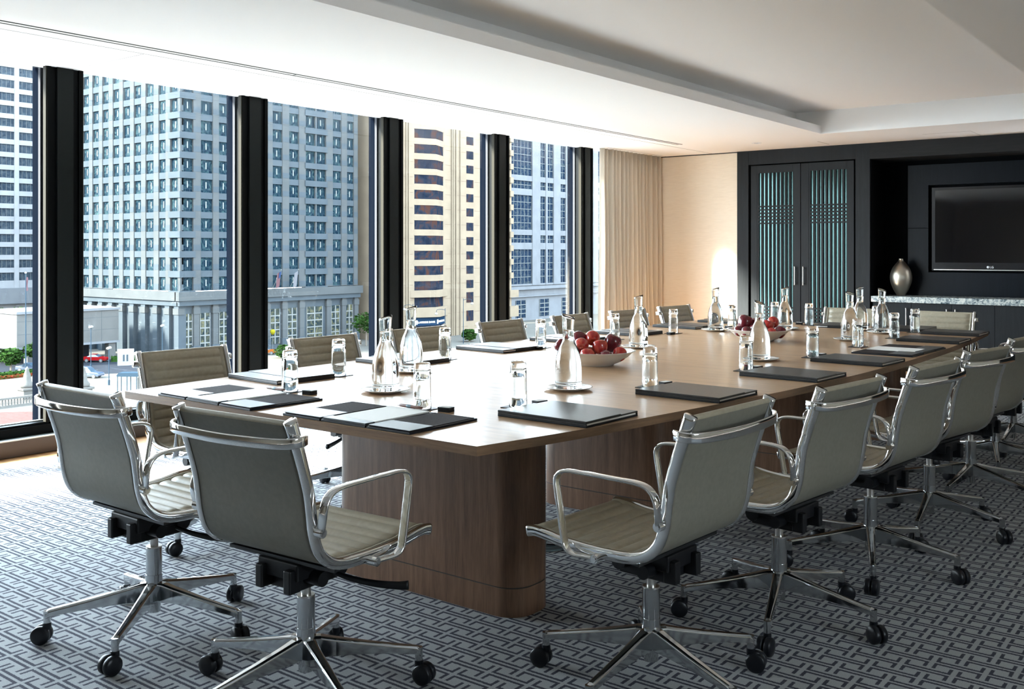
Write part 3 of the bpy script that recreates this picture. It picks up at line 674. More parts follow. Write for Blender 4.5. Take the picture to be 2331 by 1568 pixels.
# ------------------------------------------------------------------ things on the table
TT = TZ + 0.0003
def closed_portfolio():
    # local: x long (0.40), y 0.33; spine on -x
    c = empty('leather_portfolio')
    b = MB(); b.box(-.20, .20, -.165, .165, 0, .006); b.build('back_cover', M['folderside'], c, 0.0015)
    b = MB(); b.box(-.196, .194, -.160, .158, .0065, .013); b.build('writing_pad', M['paper'], c)
    b = MB(); b.box(-.20, .20, -.165, .052, .0135, .0225); b.box(-.20, .20, -.165, -.160, .005, .0135); b.box(-.20, -.196, -.165, .052, .005, .0135); b.build('large_flap', M['foldertop'], c, 0.002)
    b = MB(); b.box(-.20, .20, .055, .165, .0135, .0195); b.box(-.20, .20, .160, .165, .005, .0135); b.build('small_flap', M['foldertop'], c, 0.002)
    return c
def open_portfolio():
    c = empty('open_portfolio')
    b = MB()
    for x0, x1 in ((-.322, -.120), (-.112, .112), (.120, .322)): b.box(x0, x1, -.177, .177, 0, .008)
    b.box(-.13, .13, -.168, .168, .0005, .003); b.build('cover', M['folderside'], c, 0.0015)
    for x0, x1 in ((-.318, -.122), (.122, .318)):
        b = MB(); b.box(x0 + .002, x1 - .004, -.168, .168, .0082, .0105); b.build('flap_lining', M['linen'], c)
        b = MB(); b.box(x0, x1, -.171, -.035 if x0 < 0 else -.055, .0107, .0130); b.build('leather_pocket', M['pocket'], c, 0.0008)
    b = MB(); b.box(-.108, .108, -.172, -.125, .0082, .0150); b.build('pad_holder', M['pocket'], c, 0.0008)
    b = MB(); b.box(-.100, .100, -.150, .165, .0082, .0132); b.build('writing_pad', M['paper'], c)
    return c
def coaster():
    b = MB(); b.box(-.05, .05, -.05, .05, 0, .003); return b.build('drink_coaster', M['folderside'], None, 0.0008)
def tin():
    c = empty('mint_tin')
    b = MB(); b.prism(rbox_poly(-.028, .028, -.021, .021, .007, 4), 0, .0085); b.build('tin_base', M['black'], c, 0.0012)
    b = MB(); b.prism(rbox_poly(-.028, .028, -.021, .021, .007, 4), .0095, .0175); b.build('tin_lid', M['black'], c, 0.0012)
    b = MB(); b.prism(rbox_poly(-.022, .022, -.015, .015, .005, 4), .0176, .0182); b.build('lid_inlay', M['paper'], c)
    return c
def tumbler():
    b = MB(); pr = [(0.0335, 0.0005), (0.0345, 0.0), (0.0355, 0.0015), (0.0352, 0.05), (0.0340, 0.11), (0.0325, 0.160), (0.0315, 0.170), (0.0275, 0.1765), (0.0, 0.178), (0.0, 0.152), (0.022, 0.1505), (0.0285, 0.145), (0.0310, 0.11), (0.0325, 0.05), (0.0330, 0.003)]
    b.lathe(pr, 48, closed=True); return b.build('drinking_glass', M['glass'])
CPROF = [(0.0, 0.0), (0.052, 0.0), (0.0565, 0.004), (0.0585, 0.015), (0.0590, 0.06), (0.0575, 0.105), (0.0525, 0.140), (0.0430, 0.172), (0.0320, 0.196), (0.0262, 0.212), (0.0245, 0.228), (0.0248, 0.25), (0.0262, 0.28), (0.0290, 0.318)]
def carafe():
    c = empty('water_carafe'); pp = smooth_path([(r, 0, z) for r, z in CPROF[1:]], 4); out = [(p.x, p.z) for p in pp]
    inn = [(max(r - 0.0028, 0.001), z) for r, z in out if z > 0.018]
    prof = [(0, 0)] + out + inn[::-1] + [(0, 0.016)]
    def slant(x, y, z): return (x, y, z + (max(0, z - 0.27) / 0.048) * (0.010 * (x / 0.029)))
    b = MB(); b.lathe(prof, 56, fn=slant); b.build('carafe_body', M['glass'], c)
    wi = [(r + 0.0004, z) for r, z in inn if z < 0.262]
    b = MB(); b.lathe([(0, 0.0155)] + wi + [(0, wi[-1][1])], 56); b.build('water_fill', M['water'], c)
    return c
def saucer():
    b = MB(); b.lathe([(0, .002), (.058, .002), (.060, 0.0), (.066, 0.0), (.070, .003), (.100, .010), (.1075, .0135), (.1065, .015), (.099, .0125), (.070, .0070), (.06, .0062), (0, .0062)], 56); return b.build('saucer', M['porcelain'])
PR = {'closed': closed_portfolio(), 'open': open_portfolio(), 'coaster': coaster(), 'tin': tin(), 'glass': tumbler(), 'carafe': carafe(), 'saucer': saucer()}
USED = set()
def put(kind, x, y, z, rz, label, cat, group=None):
    o = PR[kind] if kind not in USED else copy_tree(PR[kind]); USED.add(kind)
    QUEUE.append((o, x, y, z, rz, label, cat, group))
QUEUE = []
side = {'N': 'the near table end', 'L': 'the window side', 'R': 'the right table side', 'E': 'the far table end'}
cnt = {'N': 2, 'L': 7, 'R': 7, 'E': 2}
def where(k):
    s, i = k[0], int(k[1])
    if s in 'NE': return '%s at %s' % (('left' if i == 1 else 'right'), side[s])
    w = ['nearest', 'second', 'third', 'fourth', 'fifth', 'sixth', 'farthest'][i - 1]
    return '%s on %s' % (w, side[s])
FOL = {'N1': ('open', -3.385, 2.550, -2), 'N2': ('open', -2.575, 2.555, 0),
       'L1': ('closed', -3.755, 3.075, 176), 'L2': ('closed', -3.775, 3.93, 178), 'L3': ('closed', -3.79, 4.79, 176), 'L4': ('closed', -3.79, 5.56, 179), 'L5': ('closed', -3.745, 6.28, 176), 'L6': ('closed', -3.70, 7.10, 175), 'L7': ('closed', -3.66, 7.80, 177),
       'R1': ('closed', -2.050, 3.010, -2), 'R2': ('closed', -1.925, 3.795, -3), 'R3': ('closed', -1.835, 4.640, -4), 'R4': ('closed', -1.79, 5.46, -4), 'R5': ('open', -1.775, 6.19, 88), 'R6': ('closed', -1.79, 7.02, 0), 'R7': ('closed', -1.82, 7.72, 0),
       'E1': ('closed', -2.72, 7.935, 92), 'E2': ('closed', -2.16, 7.99, 93)}
for k, (kd, x, y, rz) in FOL.items():
    if k == 'E2': x, y = -2.20, 7.905
    if k == 'E1': y = 7.905
    nm = 'open black leather portfolio showing a white pad' if kd == 'open' else 'closed black leather portfolio'
    put(kd, x, y, TT, R(rz), '%s, %s' % (nm, where(k)), 'portfolio', 'leather portfolios on the table')
GL = {'N1': (-3.363, 2.80), 'N2': (-2.585, 2.80), 'L1': (-3.600, 3.30), 'L2': (-3.659, 4.15), 'L3': (-3.624, 5.02), 'L4': (-3.56, 5.53 + .27), 'L5': (-3.483, 6.50), 'L6': (-3.389, 7.30), 'L7': (-3.30, 7.95),
      'R1': (-2.318, 3.060), 'R2': (-2.190, 3.868), 'R3': (-2.100, 4.691), 'R4': (-2.060, 5.506), 'R5': (-2.060, 6.290), 'R6': (-2.060, 7.06), 'R7': (-2.085, 7.66), 'E1': (-2.985, 7.90), 'E2': (-2.43, 7.86)}
TIN = {'N1': (-3.235, 2.80), 'N2': (-2.476, 2.815), 'L1': (-3.585, 3.185), 'L2': (-3.63, 4.06), 'L3': (-3.58, 4.93), 'L4': (-3.54, 5.70), 'L5': (-3.45, 6.40), 'L6': (-3.37, 7.20), 'R1': (-2.29, 3.165), 'R2': (-2.165, 3.965), 'R3': (-2.085, 4.79), 'R4': (-2.045, 5.60), 'E1': (-3.08, 7.93)}
for k, (x, y) in GL.items():
    rz = 0 if k[0] in 'NE' else R(3)
    put('coaster', x, y, TT, rz, 'square black drink coaster under the upturned glass, %s' % where(k), 'coaster', 'drink coasters on the table')
    put('glass', x, y, TT + 0.0032, 0, 'upturned clear water glass, %s' % where(k), 'glass', 'upturned glasses on the table')
for k, (x, y) in TIN.items():
    put('tin', x, y, TT, R(8) if k[0] in 'NE' else R(80), 'small rounded black mint tin, %s' % where(k), 'tin', 'mint tins on the table')
CAR = [(-3.027, 3.045, 20, 'at the near end, window side'), (-3.418, 3.62, 15, 'on the window side, second from the near end'), (-2.439, 3.585, 200, 'right of centre, in front of the near fruit bowl'), (-3.14, 5.40, 10, 'behind the near fruit bowl'),
       (-3.338, 6.90, 30, 'on the window side, before the beige wall'), (-2.249, 5.20, 190, 'in front of the far fruit bowl'), (-2.97, 7.35, 25, 'behind the far fruit bowl'), (-2.255, 6.72, 160, 'on the right side, sixth setting'), (-2.48, 7.62, 60, 'beyond the sixth setting carafe'), (-2.262, 7.45, 170, 'nearest the far right table corner')]
for (x, y, rz, w) in CAR:
    put('saucer', x, y, TT, 0, 'white saucer under the water carafe %s' % w, 'saucer', 'carafe saucers on the table')
    put('carafe', x, y, TT + 0.0066, R(rz), 'clear glass water carafe %s' % w, 'carafe', 'water carafes on the table')
for (o, x, y, z, rz, label, cat, group) in QUEUE:
    o.location = (x, y, z); o.rotation_euler = (0, 0, rz); tag(o, label, cat, group)
# pens by the two open portfolios and the open one on the right
def pen():
    c = empty('ballpoint_pen'); RY = Matrix.Rotation(R(90), 4, 'Y')
    b = MB(); b.lathe([(0, -.072), (.0045, -.068), (.0058, -.05), (.0062, -.012)], 16, mx=RY); b.lathe([(.0062, .012), (.0055, .045), (.004, .052)], 16, mx=RY); b.build('barrel', M['penwood'], c)
    b = MB(); b.lathe([(.0064, -.012), (.0068, -.010), (.0068, .010), (.0064, .012)], 16, mx=RY); b.build('grip_ring', M['steelblue'], c)
    b = MB(); b.lathe([(.004, .052), (.003, .066), (.0008, .074), (0, .075)], 16, mx=RY); b.build('tip', M['nickel'], c)
    return c
p0 = pen(); pens = [(p0, -3.375, 2.727, 0.7615, 178, 'wooden ballpoint pen above the left open portfolio pad'), (copy_tree(p0), -2.585, 2.728, 0.7615, 178, 'wooden ballpoint pen above the right open portfolio pad'), (copy_tree(p0), -1.965, 6.10, 0.7615, 96, 'ballpoint pen by the open portfolio on the right side of the table')]
for o, x, y, z, rz, lb in pens: o.location = (x, y, z - 0.0015); o.rotation_euler = (0, 0, R(rz)); tag(o, lb, 'pen', 'ballpoint pens on the table')

# fruit bowls and apples
def bowl():
    b = MB(); b.lathe([(0, .004), (.085, .004), (.088, 0), (.096, 0), (.100, .006), (.140, .022), (.176, .048), (.196, .068), (.214, .076), (.216, .079), (.205, .078), (.188, .072), (.166, .048), (.130, .022), (.09, .012), (0, .010)], 64)
    return b.build('fruit_bowl', M['porcelain'])
bw1 = bowl(); bw2 = bw1.copy(); COL.objects.link(bw2)
U, V = Vector((math.cos(R(YAW)), math.sin(R(YAW)), 0)), Vector((-math.sin(R(YAW)), math.cos(R(YAW)), 0))   # room directions the heaps were built along
B1, B2 = Vector((-2.854, 4.453, TT)), Vector((-2.745, 6.34, TT))
bw1.location = B1; bw2.location = B2
tag(bw1, 'white oval rimmed bowl heaped with apples, the nearer one', 'bowl', 'fruit bowls on the table'); tag(bw2, 'white bowl of apples, the farther one', 'bowl', 'fruit bowls on the table')
def apple(m, tall=1.0):
    c = empty('red_apple'); pr = [(0, -.026), (.006, -.030), (.014, -.032), (.024, -.026), (.032, -.012), (.0365, .004), (.036, .016), (.030, .027), (.020, .032), (.012, .031), (.006, .026), (0, .021)]
    pp = smooth_path([(r, 0, z * tall) for r, z in pr], 3)
    b = MB(); b.lathe([(max(p.x, 0) if 0 < i < len(pp) - 1 else 0, p.z) for i, p in enumerate(pp)], 32, fn=lambda x, y, z: (x * (1 + .03 * math.sin(5 * math.atan2(y, x)) * max(0, -z) * 30), y * (1 + .03 * math.sin(5 * math.atan2(y, x)) * max(0, -z) * 30), z)); b.build('apple_flesh', m, c)
    b = MB(); b.tube((0, 0, .021 * tall), (.003, .002, .040 * tall), .0011, 6); b.build('stalk', M['stem'], c)
    return c
AP = [apple(M['apple']), apple(M['apple_dark'], 1.15)]; apu = [False, False]
def put_apple(kind, base, u, v, z, r, rot, label, grp):
    k = 1 if kind == 'd' else 0
    o = AP[k] if not apu[k] else copy_tree(AP[k]); apu[k] = True; APQ.append((o, base + U * u + V * v + Vector((0, 0, z)), r / 0.0365, rot, label, grp))
APQ = []
n1 = 'apples in the near bowl'; n2 = 'apples in the far bowl'
for a in [('d', -.085, .06, .128, .041, (40, 10, 0), 'dark red apple at the top left of the near heap'), ('r', -.012, .045, .136, .041, (70, 0, 0), 'bright red apple crowning the near heap'), ('r', -.078, -.030, .105, .040, (80, 30, 0), 'red apple with a pale streak, left front of the near heap'),
          ('r', .022, -.040, .098, .041, (15, -8, 0), 'glossy red apple with visible stalk hollow, centre of the near heap'), ('d', .092, .030, .112, .046, (0, 25, 0), 'large dark plum red apple, right of the near heap'), ('r', -.052, -.105, .058, .039, (30, 0, 0), 'pinkish red apple at the front rim of the near bowl'),
          ('d', .045, -.110, .054, .037, (90, 60, 0), 'dark red apple lying on its side at the front rim of the near bowl'), ('r', .122, -.070, .062, .038, (60, 20, 0), 'small red apple at the right rim of the near bowl'), ('d', -.120, -.045, .064, .040, (50, 40, 0), 'dark apple low behind the near carafe'),
          ('d', -.180, .01, .098, .036, (0, -50, 0), 'dark pink apple at the far left rim of the near bowl'), ('r', .05, .10, .066, .038, (0, 0, 0), 'red apple low at the back of the near bowl'), ('r', -.03, .02, .058, .037, (10, 0, 0), 'red apple buried at the bottom of the near bowl'), ('d', -.10, .13, .072, .036, (0, 0, 0), 'dark apple low at the back left of the near bowl')]:
    put_apple(a[0], B1, a[1], a[2], a[3], a[4], a[5], a[6], n1)
for a in [('d', -.092, .02, .118, .050, (10, 20, 0), 'large dark apple at the top left of the far heap'), ('d', -.150, -.05, .066, .032, (50, 0, 0), 'small dark red apple at the left rim of the far bowl'), ('d', -.108, -.100, .062, .037, (60, 20, 0), 'dark red apple with pale base at the front left of the far bowl'),
          ('r', .052, -.02, .100, .040, (0, 30, 0), 'red apple leaning at the centre right of the far heap'), ('r', .100, .01, .120, .040, (70, 0, 0), 'bright orange red apple at the top right of the far heap'), ('r', .058, -.105, .056, .036, (60, 0, 0), 'orange red apple at the front rim of the far bowl'),
          ('d', .122, -.08, .060, .038, (40, 30, 0), 'dark purple apple at the right rim of the far bowl'), ('d', -.035, -.06, .070, .042, (30, 0, 0), 'dark apple behind the far carafe'), ('d', .0, .06, .108, .040, (0, 0, 0), 'dark apple at the middle back of the far heap'), ('r', -.03, .12, .066, .036, (0, 0, 0), 'red apple low at the back of the far bowl'), ('d', .09, .11, .068, .036, (0, 0, 0), 'dark apple low at the back right of the far bowl')]:
    put_apple(a[0], B2, a[1], a[2], a[3], a[4], a[5], a[6], n2)
for (o, loc, s, rot, lb, grp) in APQ:
    o.location = loc; o.scale = (s, s, s); o.rotation_euler = (R(-rot[0]), R(rot[1]), R(YAW)); tag(o, lb, 'apple', grp)

# ------------------------------------------------------------------ the city outside
GZ = -19.5
b = MB(); b.box(-420, -20, -120, 420, GZ - 0.5, GZ); tag(b.build('street_paving', M['street']), 'pale concrete street and plaza far below the windows', 'pavement')
b = MB(); b.prism([(-190, 70), (-160, 84), (-150.5, 100), (-158, 108), (-200, 100)], GZ + 0.01, GZ + 0.03); tag(b.build('asphalt_driveway', M['asphalt']), 'dark asphalt driveway curving past the red car', 'driveway')
b = MB(); b.prism([(-131, 20), (-118, 20), (-118, 72), (-124, 66), (-129.5, 60.5)], GZ + 0.01, GZ + 0.08); tag(b.build('red_paving', M['redbrick']), 'dull red paved strip at the bottom left of the view', 'pavement')

def frame(ox, oy, ux, uy):
    # local X runs along the wall, local Y goes into the building, Z up
    return Matrix(((ux, -uy, 0, ox), (uy, ux, 0, oy), (0, 0, 1, 0), (0, 0, 0, 1)))
def win_mb(b, mx, w, h, style):
    b.box(-w / 2, w / 2, 0.0, 0.04, 0, h, 0, mx)
    if style == 'tower':
        b.box(-w / 2, w / 2, -0.05, 0, h * 0.20, h * 0.20 + 0.06, 2, mx); b.box(-w * 0.2, -w * 0.2 + 0.06, -0.05, 0, 0, h, 2, mx); b.box(w * 0.22, w * 0.22 + 0.06, -0.05, 0, 0, h, 2, mx)
        b.box(-0.11, 0.16, -0.04, 0, h * 0.30, h * 0.80, 1, mx)
    elif style == 'strip':
        for k in (-0.28, 0.0, 0.28): b.box(w * k, w * k + 0.06, -0.04, 0, 0, h, 2, mx)
    elif style == 'lobby':
        n = max(2, int(h / 1.25))
        for k in range(1, n): b.box(-w / 2, w / 2, -0.08, 0, h * k / n - 0.12, h * k / n + 0.12, 1, mx)
        b.box(-0.14, 0.14, -0.1, 0, 0, h, 1, mx); b.box(-w / 2, -w / 2 + 0.14, -0.1, 0, 0, h, 1, mx); b.box(w / 2 - 0.14, w / 2, -0.1, 0, 0, h, 1, mx)
    elif style == 'grid':
        n = max(2, int(h / 2.0))
        for k in range(1, n): b.box(-w / 2, w / 2, -0.06, 0, h * k / n - 0.07, h * k / n + 0.07, 1, mx)
        m = max(2, int(w / 1.6))
        for k in range(1, m): b.box(-w / 2 + w * k / m - 0.06, -w / 2 + w * k / m + 0.06, -0.06, 0, 0, h, 1, mx)
    elif style == 'house':
        b.box(-w / 2 - 0.22, w / 2 + 0.22, -0.12, -0.02, h, h + 0.25, 1, mx); b.box(-w / 2 - 0.22, w / 2 + 0.22, -0.12, -0.02, -0.25, 0, 1, mx)
        b.box(-w / 2 - 0.22, -w / 2, -0.12, -0.02, 0, h, 1, mx); b.box(w / 2, w / 2 + 0.22, -0.12, -0.02, 0, h, 1, mx)
        for k in (-0.17, 0.17): b.box(w * k - 0.04, w * k + 0.04, -0.04, 0, 0, h, 2, mx)
        b.box(-w / 2, w / 2, -0.04, 0, h * 0.5, h * 0.5 + 0.08, 2, mx)
    return b
def windows(root, lst, mats, most=100):
    lst = sorted(lst, key=lambda q: (q[0] @ Vector((0, 0, 0)) - Vector((0, 0, CAM_H))).length if q[4] else 1e6); protos = {}
    for mx, w, h, st, vis in lst[:most]:
        key = (round(w, 2), round(h, 2), st)
        if key not in protos:
            b = MB(); win_mb(b, None, w, h, st); o = b.build('window', mats, root); protos[key] = o; 
        else:
            o = protos[key].copy(); COL.objects.link(o); o.parent = root
        o.matrix_local = Matrix.Translation(-root.location) @ mx
    if lst[most:]:
        b = MB()
        for mx, w, h, st, vis in lst[most:]: win_mb(b, Matrix.Translation(-root.location) @ mx, w, h, st)
        o = b.build('remaining_window_rows', mats, root); o['kind'] = 'stuff'
def shift(root): return Matrix.Translation(-root.location)
def wall_grid(b, fm, u0, u1, z0, z1, cols, rows, pier=0, span=0, rec=0.4, hh=2.6, band=None):
    # piers and spandrels in front of the recessed windows
    edges = [u0] + [v for c in cols for v in c] + [u1]
    for i in range(0, len(edges), 2):
        if edges[i + 1] - edges[i] > 0.05:
            b.box(edges[i], edges[i + 1], -rec, 0.05, z0, z1, pier, fm)
            if band is not None:
                for r in rows: b.box(edges[i] + 0.02, edges[i + 1] - 0.02, -rec - 0.03, -rec, r + 0.15, r + 1.25, band, fm)
    zs = [z0] + [v for r in rows for v in (r, r + hh)] + [z1]
    for i in range(0, len(zs), 2):
        if zs[i + 1] - zs[i] > 0.02: b.box(u0, u1, -rec + 0.12, 0.05, zs[i], zs[i + 1], span, fm)

# grey granite tower with a chamfered look corner
tw = empty('granite_tower', (-180, 130, GZ)); tag(tw, 'grey blue granite office tower filling the second and third windows', 'building')
S = shift(tw); CX, CYY = -166.44, 111.78
rows = [28.25 - 3.848 * k for k in range(9, -5, -1)]
fR = frame(CX, CYY, 0, 1); fL = frame(CX, CYY, 1, 0)
cR = [(0.35, 2.6), (4.3, 7.1), (8.5, 11.0), (12.6, 15.2), (17.0, 19.6), (21.9, 24.5), (26.3, 29.0), (30.9, 33.6), (34.0, 36.7), (38.7, 41.3), (43.0, 45.1)]
cL = [(-2.9, -0.35), (-6.8, -4.4), (-11.3, -8.5), (-15.5, -12.9), (-19.5, -16.9), (-23.3, -20.9), (-27.3, -24.9), (-31.2, -28.7), (-35.1, -32.6), (-39, -36.5), (-43, -40.5)]
cLs = sorted(cL)
b = MB(); b.box(0.1, 46.2, 0.05, 40, -6.5, 46, 0, S @ fR); b.box(-45, -0.1, 0.05, 30, -6.5, 46, 0, S @ fL)
wall_grid(b, S @ fR, 0, 46.3, -6.5, 46, cR, rows, 0, 1, 0.4, 2.6, 1); wall_grid(b, S @ fL, -46, 0, -6.5, 46, cLs, rows, 0, 1, 0.4, 2.6, 1)
b.box(-0.4, 0.35, -0.4, 0.05, -6.5, 46, 0, S @ fR)
b.build('facade_wall', [M['granite_grey'], M['granite_band']], tw)
b = MB()
for k, r in enumerate(rows):      # projecting corner bay bands
    b.box(-0.55, 3.0, -0.55, 0, r - 1.25, r, 0, S @ fR); b.box(-3.3, 0.0, -0.55, 0, r - 1.25, r, 0, S @ fL)
    b.box(30.6, 37.0, -0.6, 0, r - 1.25, r, 0, S @ fR)
b.build('bay_spandrel', [M['granite_band']], tw)
b = MB(); b.box(-1.1, 47.3, -1.1, 0.3, -8.3, -6.6, 0, S @ fR); b.box(-46, 0.0, -1.1, 0.3, -8.3, -6.6, 0, S @ fL); b.box(-0.7, 46.9, -0.7, 0.3, -9.3, -8.3, 1, S @ fR); b.box(-46, 0.0, -0.7, 0.3, -9.3, -8.3, 1, S @ fL)
b.build('cornice', [M['granite_grey'], M['granite_band']], tw)
b = MB(); b.box(0.3, 46, 0.25, 30, GZ, -9.3, 1, S @ fR); b.box(-45, -0.3, 0.6, 30, GZ, -9.3, 2, S @ fL)
for u in (3.4, 7.8, 12.0, 16.0, 20.6, 25.2, 29.9, 37.6, 42.2, 46.0):
    b.box(u - 0.6, u + 0.6, -0.35, 0.8, GZ, -9.3, 0, S @ fR); b.box(u - 0.75, u + 0.75, -0.45, 0.8, -11.0, -9.8, 0, S @ fR); b.box(u - 0.8, u + 0.8, -0.5, 0.8, GZ, -17.2, 1, S @ fR)
for u in (-0.7, -3.8, -7.9, -12.1, -16.2, -20.2, -24.2, -28.0, -32, -36, -40):
    b.box(u - 0.75, u + 0.75, -0.5, 1.2, GZ, -9.3, 1, S @ fL); b.box(u - 0.9, u + 0.9, -0.65, 0.8, -11.0, -9.8, 0, S @ fL)
b.build('base_colonnade', [M['granite_grey'], M['granite_band'], M['bar_blue']], tw)
wl = []
for r in rows:
    for a, c in cR: wl.append((fR @ Matrix.Translation(((a + c) / 2, 0.0, r)), round(c - a, 1), 2.6, 'tower', r < 38))
    for a, c in cL: wl.append((fL @ Matrix.Translation(((a + c) / 2, 0.0, r)), round(c - a, 1), 2.6, 'tower', r < 38 and a > -40))
lw_ = [(5.6, 2.4), (10, 2.3), (14, 2.3), (18.3, 2.6), (22.9, 2.6), (27.5, 2.6), (33.8, 4.6), (39.9, 2.6), (44.1, 2.3), (1.8, 1.9)]
for u, w in lw_: wl.append((fR @ Matrix.Translation((u, 0.16, -18.3)), w, 7.4, 'lobby', True))
for u in (-2.25, -5.85, -10.0): wl.append((fL @ Matrix.Translation((u, 0.5, -18.3)), 2.3, 7.4, 'lobby', True))
windows(tw, [q for q in wl if q[3] == 'tower'], [M['win_teal'], M['bar_pale'], M['bar_blue']], 86)
windows(tw, [q for q in wl if q[3] == 'lobby'], [M['lobby'], M['bar_pale'], M['bar_blue']], 99)
t = text_mesh('WEST WACKER DRIVE', 1.45, S @ fR @ Matrix.Translation((25.4, -1.12, -7.95)) @ RX, 'carved_lettering', M['carved'], tw, 0.005, 'RIGHT')
# flags on the tower
def flag(y, z, mats, label):
    r = empty('wall_flag', (-165.2, y, z)); b = MB(); b.tube((-0.9, 0, -3.0), (1.5, 0.4, 0.9), 0.06, 6); b.lathe([(0, -.16), (.16, 0), (0, .16)], 8, mx=Matrix.Translation((1.5, .4, 1.0))); b.build('flag_pole', M['bar_pale'], r)
    b = MB(); b.grid(lambda u, v: (1.35 - v * .5 + .06 * math.sin(u * 9), .35 - u * 1.0 + 0.1, .7 - v * 3.2 - u * .5), 6, 8); b.build('flag_cloth', mats[0], r, fix=False)
    if len(mats) > 1:
        b = MB(); b.grid(lambda u, v: (1.42 - v * .22, .37 - u * .5 + 0.1, .7 - v * 1.3 - u * .25), 2, 2); b.build('flag_canton', mats[1], r, fix=False)
    tag(r, label, 'flag', 'flags on the granite tower')
flag(133.6, -3.6, [M['flagred'], M['flagblue']], 'red and white striped flag with blue corner on the granite tower')
flag(138.2, -3.6, [M['flagwhite']], 'plain white flag on the granite tower')

# pale tower at the far left
pt_ = empty('pale_office_tower', (-265, 120, GZ)); tag(pt_, 'pale grey office tower with paired windows in the leftmost bay', 'building'); S = shift(pt_)
fR = frame(-256.7, 88, 0, 1); rows2 = [46.53 - 3.30 * k for k in range(16, -3, -1)]; cols = [(0.4 + 5.15 * k, 4.4 + 5.15 * k) for k in range(12)]
b = MB(); b.box(0, 62, 0.05, 20, GZ, 56, 0, S @ fR); wall_grid(b, S @ fR, 0, 62, -8.2, 56, cols, rows2, 0, 0, 0.35, 2.05); b.box(0, 62, -1.5, 0, -12.2, -8.2, 1, S @ fR); b.build('facade_wall', [M['paleconc'], M['whitestone']], pt_)
windows(pt_, [(fR @ Matrix.Translation(((a + c) / 2, 0.0, r)), 4.0, 2.05, 'strip', 24 < a < 44) for r in rows2 for a, c in cols], [M['win_blue'], M['bar_pale'], M['bar_pale']], 60)
# low riverside building with white framed windows
lb = empty('low_hotel_building', (-205, 96, GZ)); tag(lb, 'low grey building with white framed windows and roof plants', 'building'); S = shift(lb); fR = frame(-200, 76, 0, 1)
b = MB(); b.box(0, 28, 0, 12, -18.2, -12.0, 0, S @ fR); b.box(0, 28, -0.5, 12, -12.2, -11.3, 1, S @ fR); b.box(0, 28, -0.3, 0, -18.6, -18.0, 1, S @ fR); b.box(0, 28, 0.6, 12, GZ, -18.2, 2, S @ fR)
b.build('walls', [M['paleconc'], M['whitestone'], M['bar_blue']], lb)
windows(lb, [(fR @ Matrix.Translation((u, -0.02, -16.3)), 2.3, 2.9, 'house', True) for u in (2.5, 6.5, 10.8, 14.8, 19.2, 23.3)], [M['win_blue'], M['bar_pale'], M['bar_blue']])
b = MB(); rnd = random.Random(5)
for k in range(260):
    u = rnd.uniform(0, 27); h = rnd.uniform(0, 1.3 if (u % 5 < 3) else 0.5); m4 = S @ fR @ Matrix.Translation((u, rnd.uniform(0.1, 1.0), -11.2 + h)) @ Matrix.Rotation(rnd.uniform(0, 6), 4, 'Z') @ Matrix.Rotation(rnd.uniform(0, 6), 4, 'X')
    b.add([(-.3, -.2, 0), (.3, -.2, 0), (.3, .2, 0), (-.3, .2, 0)], [(0, 1, 2, 3)], 0, False, m4)
o = b.build('roof_planting', M['leaf'], lb, fix=False); o['kind'] = 'stuff'
# box building on pillars
bx = empty('parking_pavilion', (-182, 96, GZ)); tag(bx, 'blank beige box pavilion raised on pillars above the red car', 'building'); S = shift(bx); fR = frame(-175.93, 85, 0, 1)
b = MB(); b.box(0, 19.5, 0, 13, -15.9, -9.9, 0, S @ fR); b.box(-0.2, 19.7, -0.25, 13.2, -9.95, -9.5, 1, S @ fR); b.box(-0.2, 19.7, -0.25, 13.2, -16.25, -15.85, 1, S @ fR)
for u in (4, 8, 12, 16): b.box(u, u + 0.04, -0.02, 0, -15.8, -9.9, 2, S @ fR)
for z in (-11.3, -13.6): b.box(0, 19.5, -0.02, 0, z, z + 0.04, 2, S @ fR)
b.build('upper_box', [M['beigebox'], M['whitestone'], M['granite_band']], bx)
for u in (2, 10, 17.6):
    for v in (0.2, 10.5): b = MB(); b.box(u, u + 1.4, v, v + 1.4, GZ, -16.0, 0, S @ fR); b.build('pillar', M['beigebox'], bx)
b = MB(); b.box(3.6, 17.4, 7, 12, GZ, -16.2, 0, S @ fR); b.build('rear_core', M['asphalt'], bx)
# tan tower
tn = empty('tan_tower', (-165, 186, GZ)); tag(tn, 'tan precast tower with a pointed window bay in the fourth window', 'building'); S = shift(tn)
fR = frame(-159.0, 160.0, 0, 1); rows3 = [27.95 - 3.59 * k for k in range(10, -5, -1)]
b = MB(); b.box(2.5, 47, 0, 18, GZ, 46, 0, S @ fR)
for u in (4.8, 5.3, 6.5, 7.3, 22.6, 23.2, 24.2, 25.8): b.box(u, u + 0.3, -0.35, 0, GZ, 46, 0, S @ fR)
for u in (5.75, 24.7): b.box(u, u + 0.14, -0.04, 0, GZ, 46, 1, S @ fR)
for k in range(18):
    z = 44 - 3.62 * k
    for (a, c) in ((2.5, 9.0), (20.5, 29.0), (31.5, 44.0)): b.box(a, c, -0.02, 0, z, z + 0.06, 1, S @ fR)
b.build('facade_wall', [M['tan'], M['tan_shade']], tn)
tip, hwid = 2.3, 5.4; bm0 = 14.6
def bay_face(sg, mxs=None):
    ux, uy = (hwid, -tip) if sg < 0 else (hwid, tip)
    ln = math.hypot(ux, uy); ox = bm0 - hwid if sg < 0 else bm0; oy = 0 if sg < 0 else -tip
    return fR @ Matrix.Translation((ox, oy, 0)) @ Matrix.Rotation(math.atan2(uy, ux), 4, 'Z'), ln
b = MB()
for k, r in enumerate(rows3): b.prism([(bm0 - hwid, 0.02), (bm0, -tip), (bm0 + hwid, 0.02)], r + 2.15, r + 3.59, 0, S @ fR)
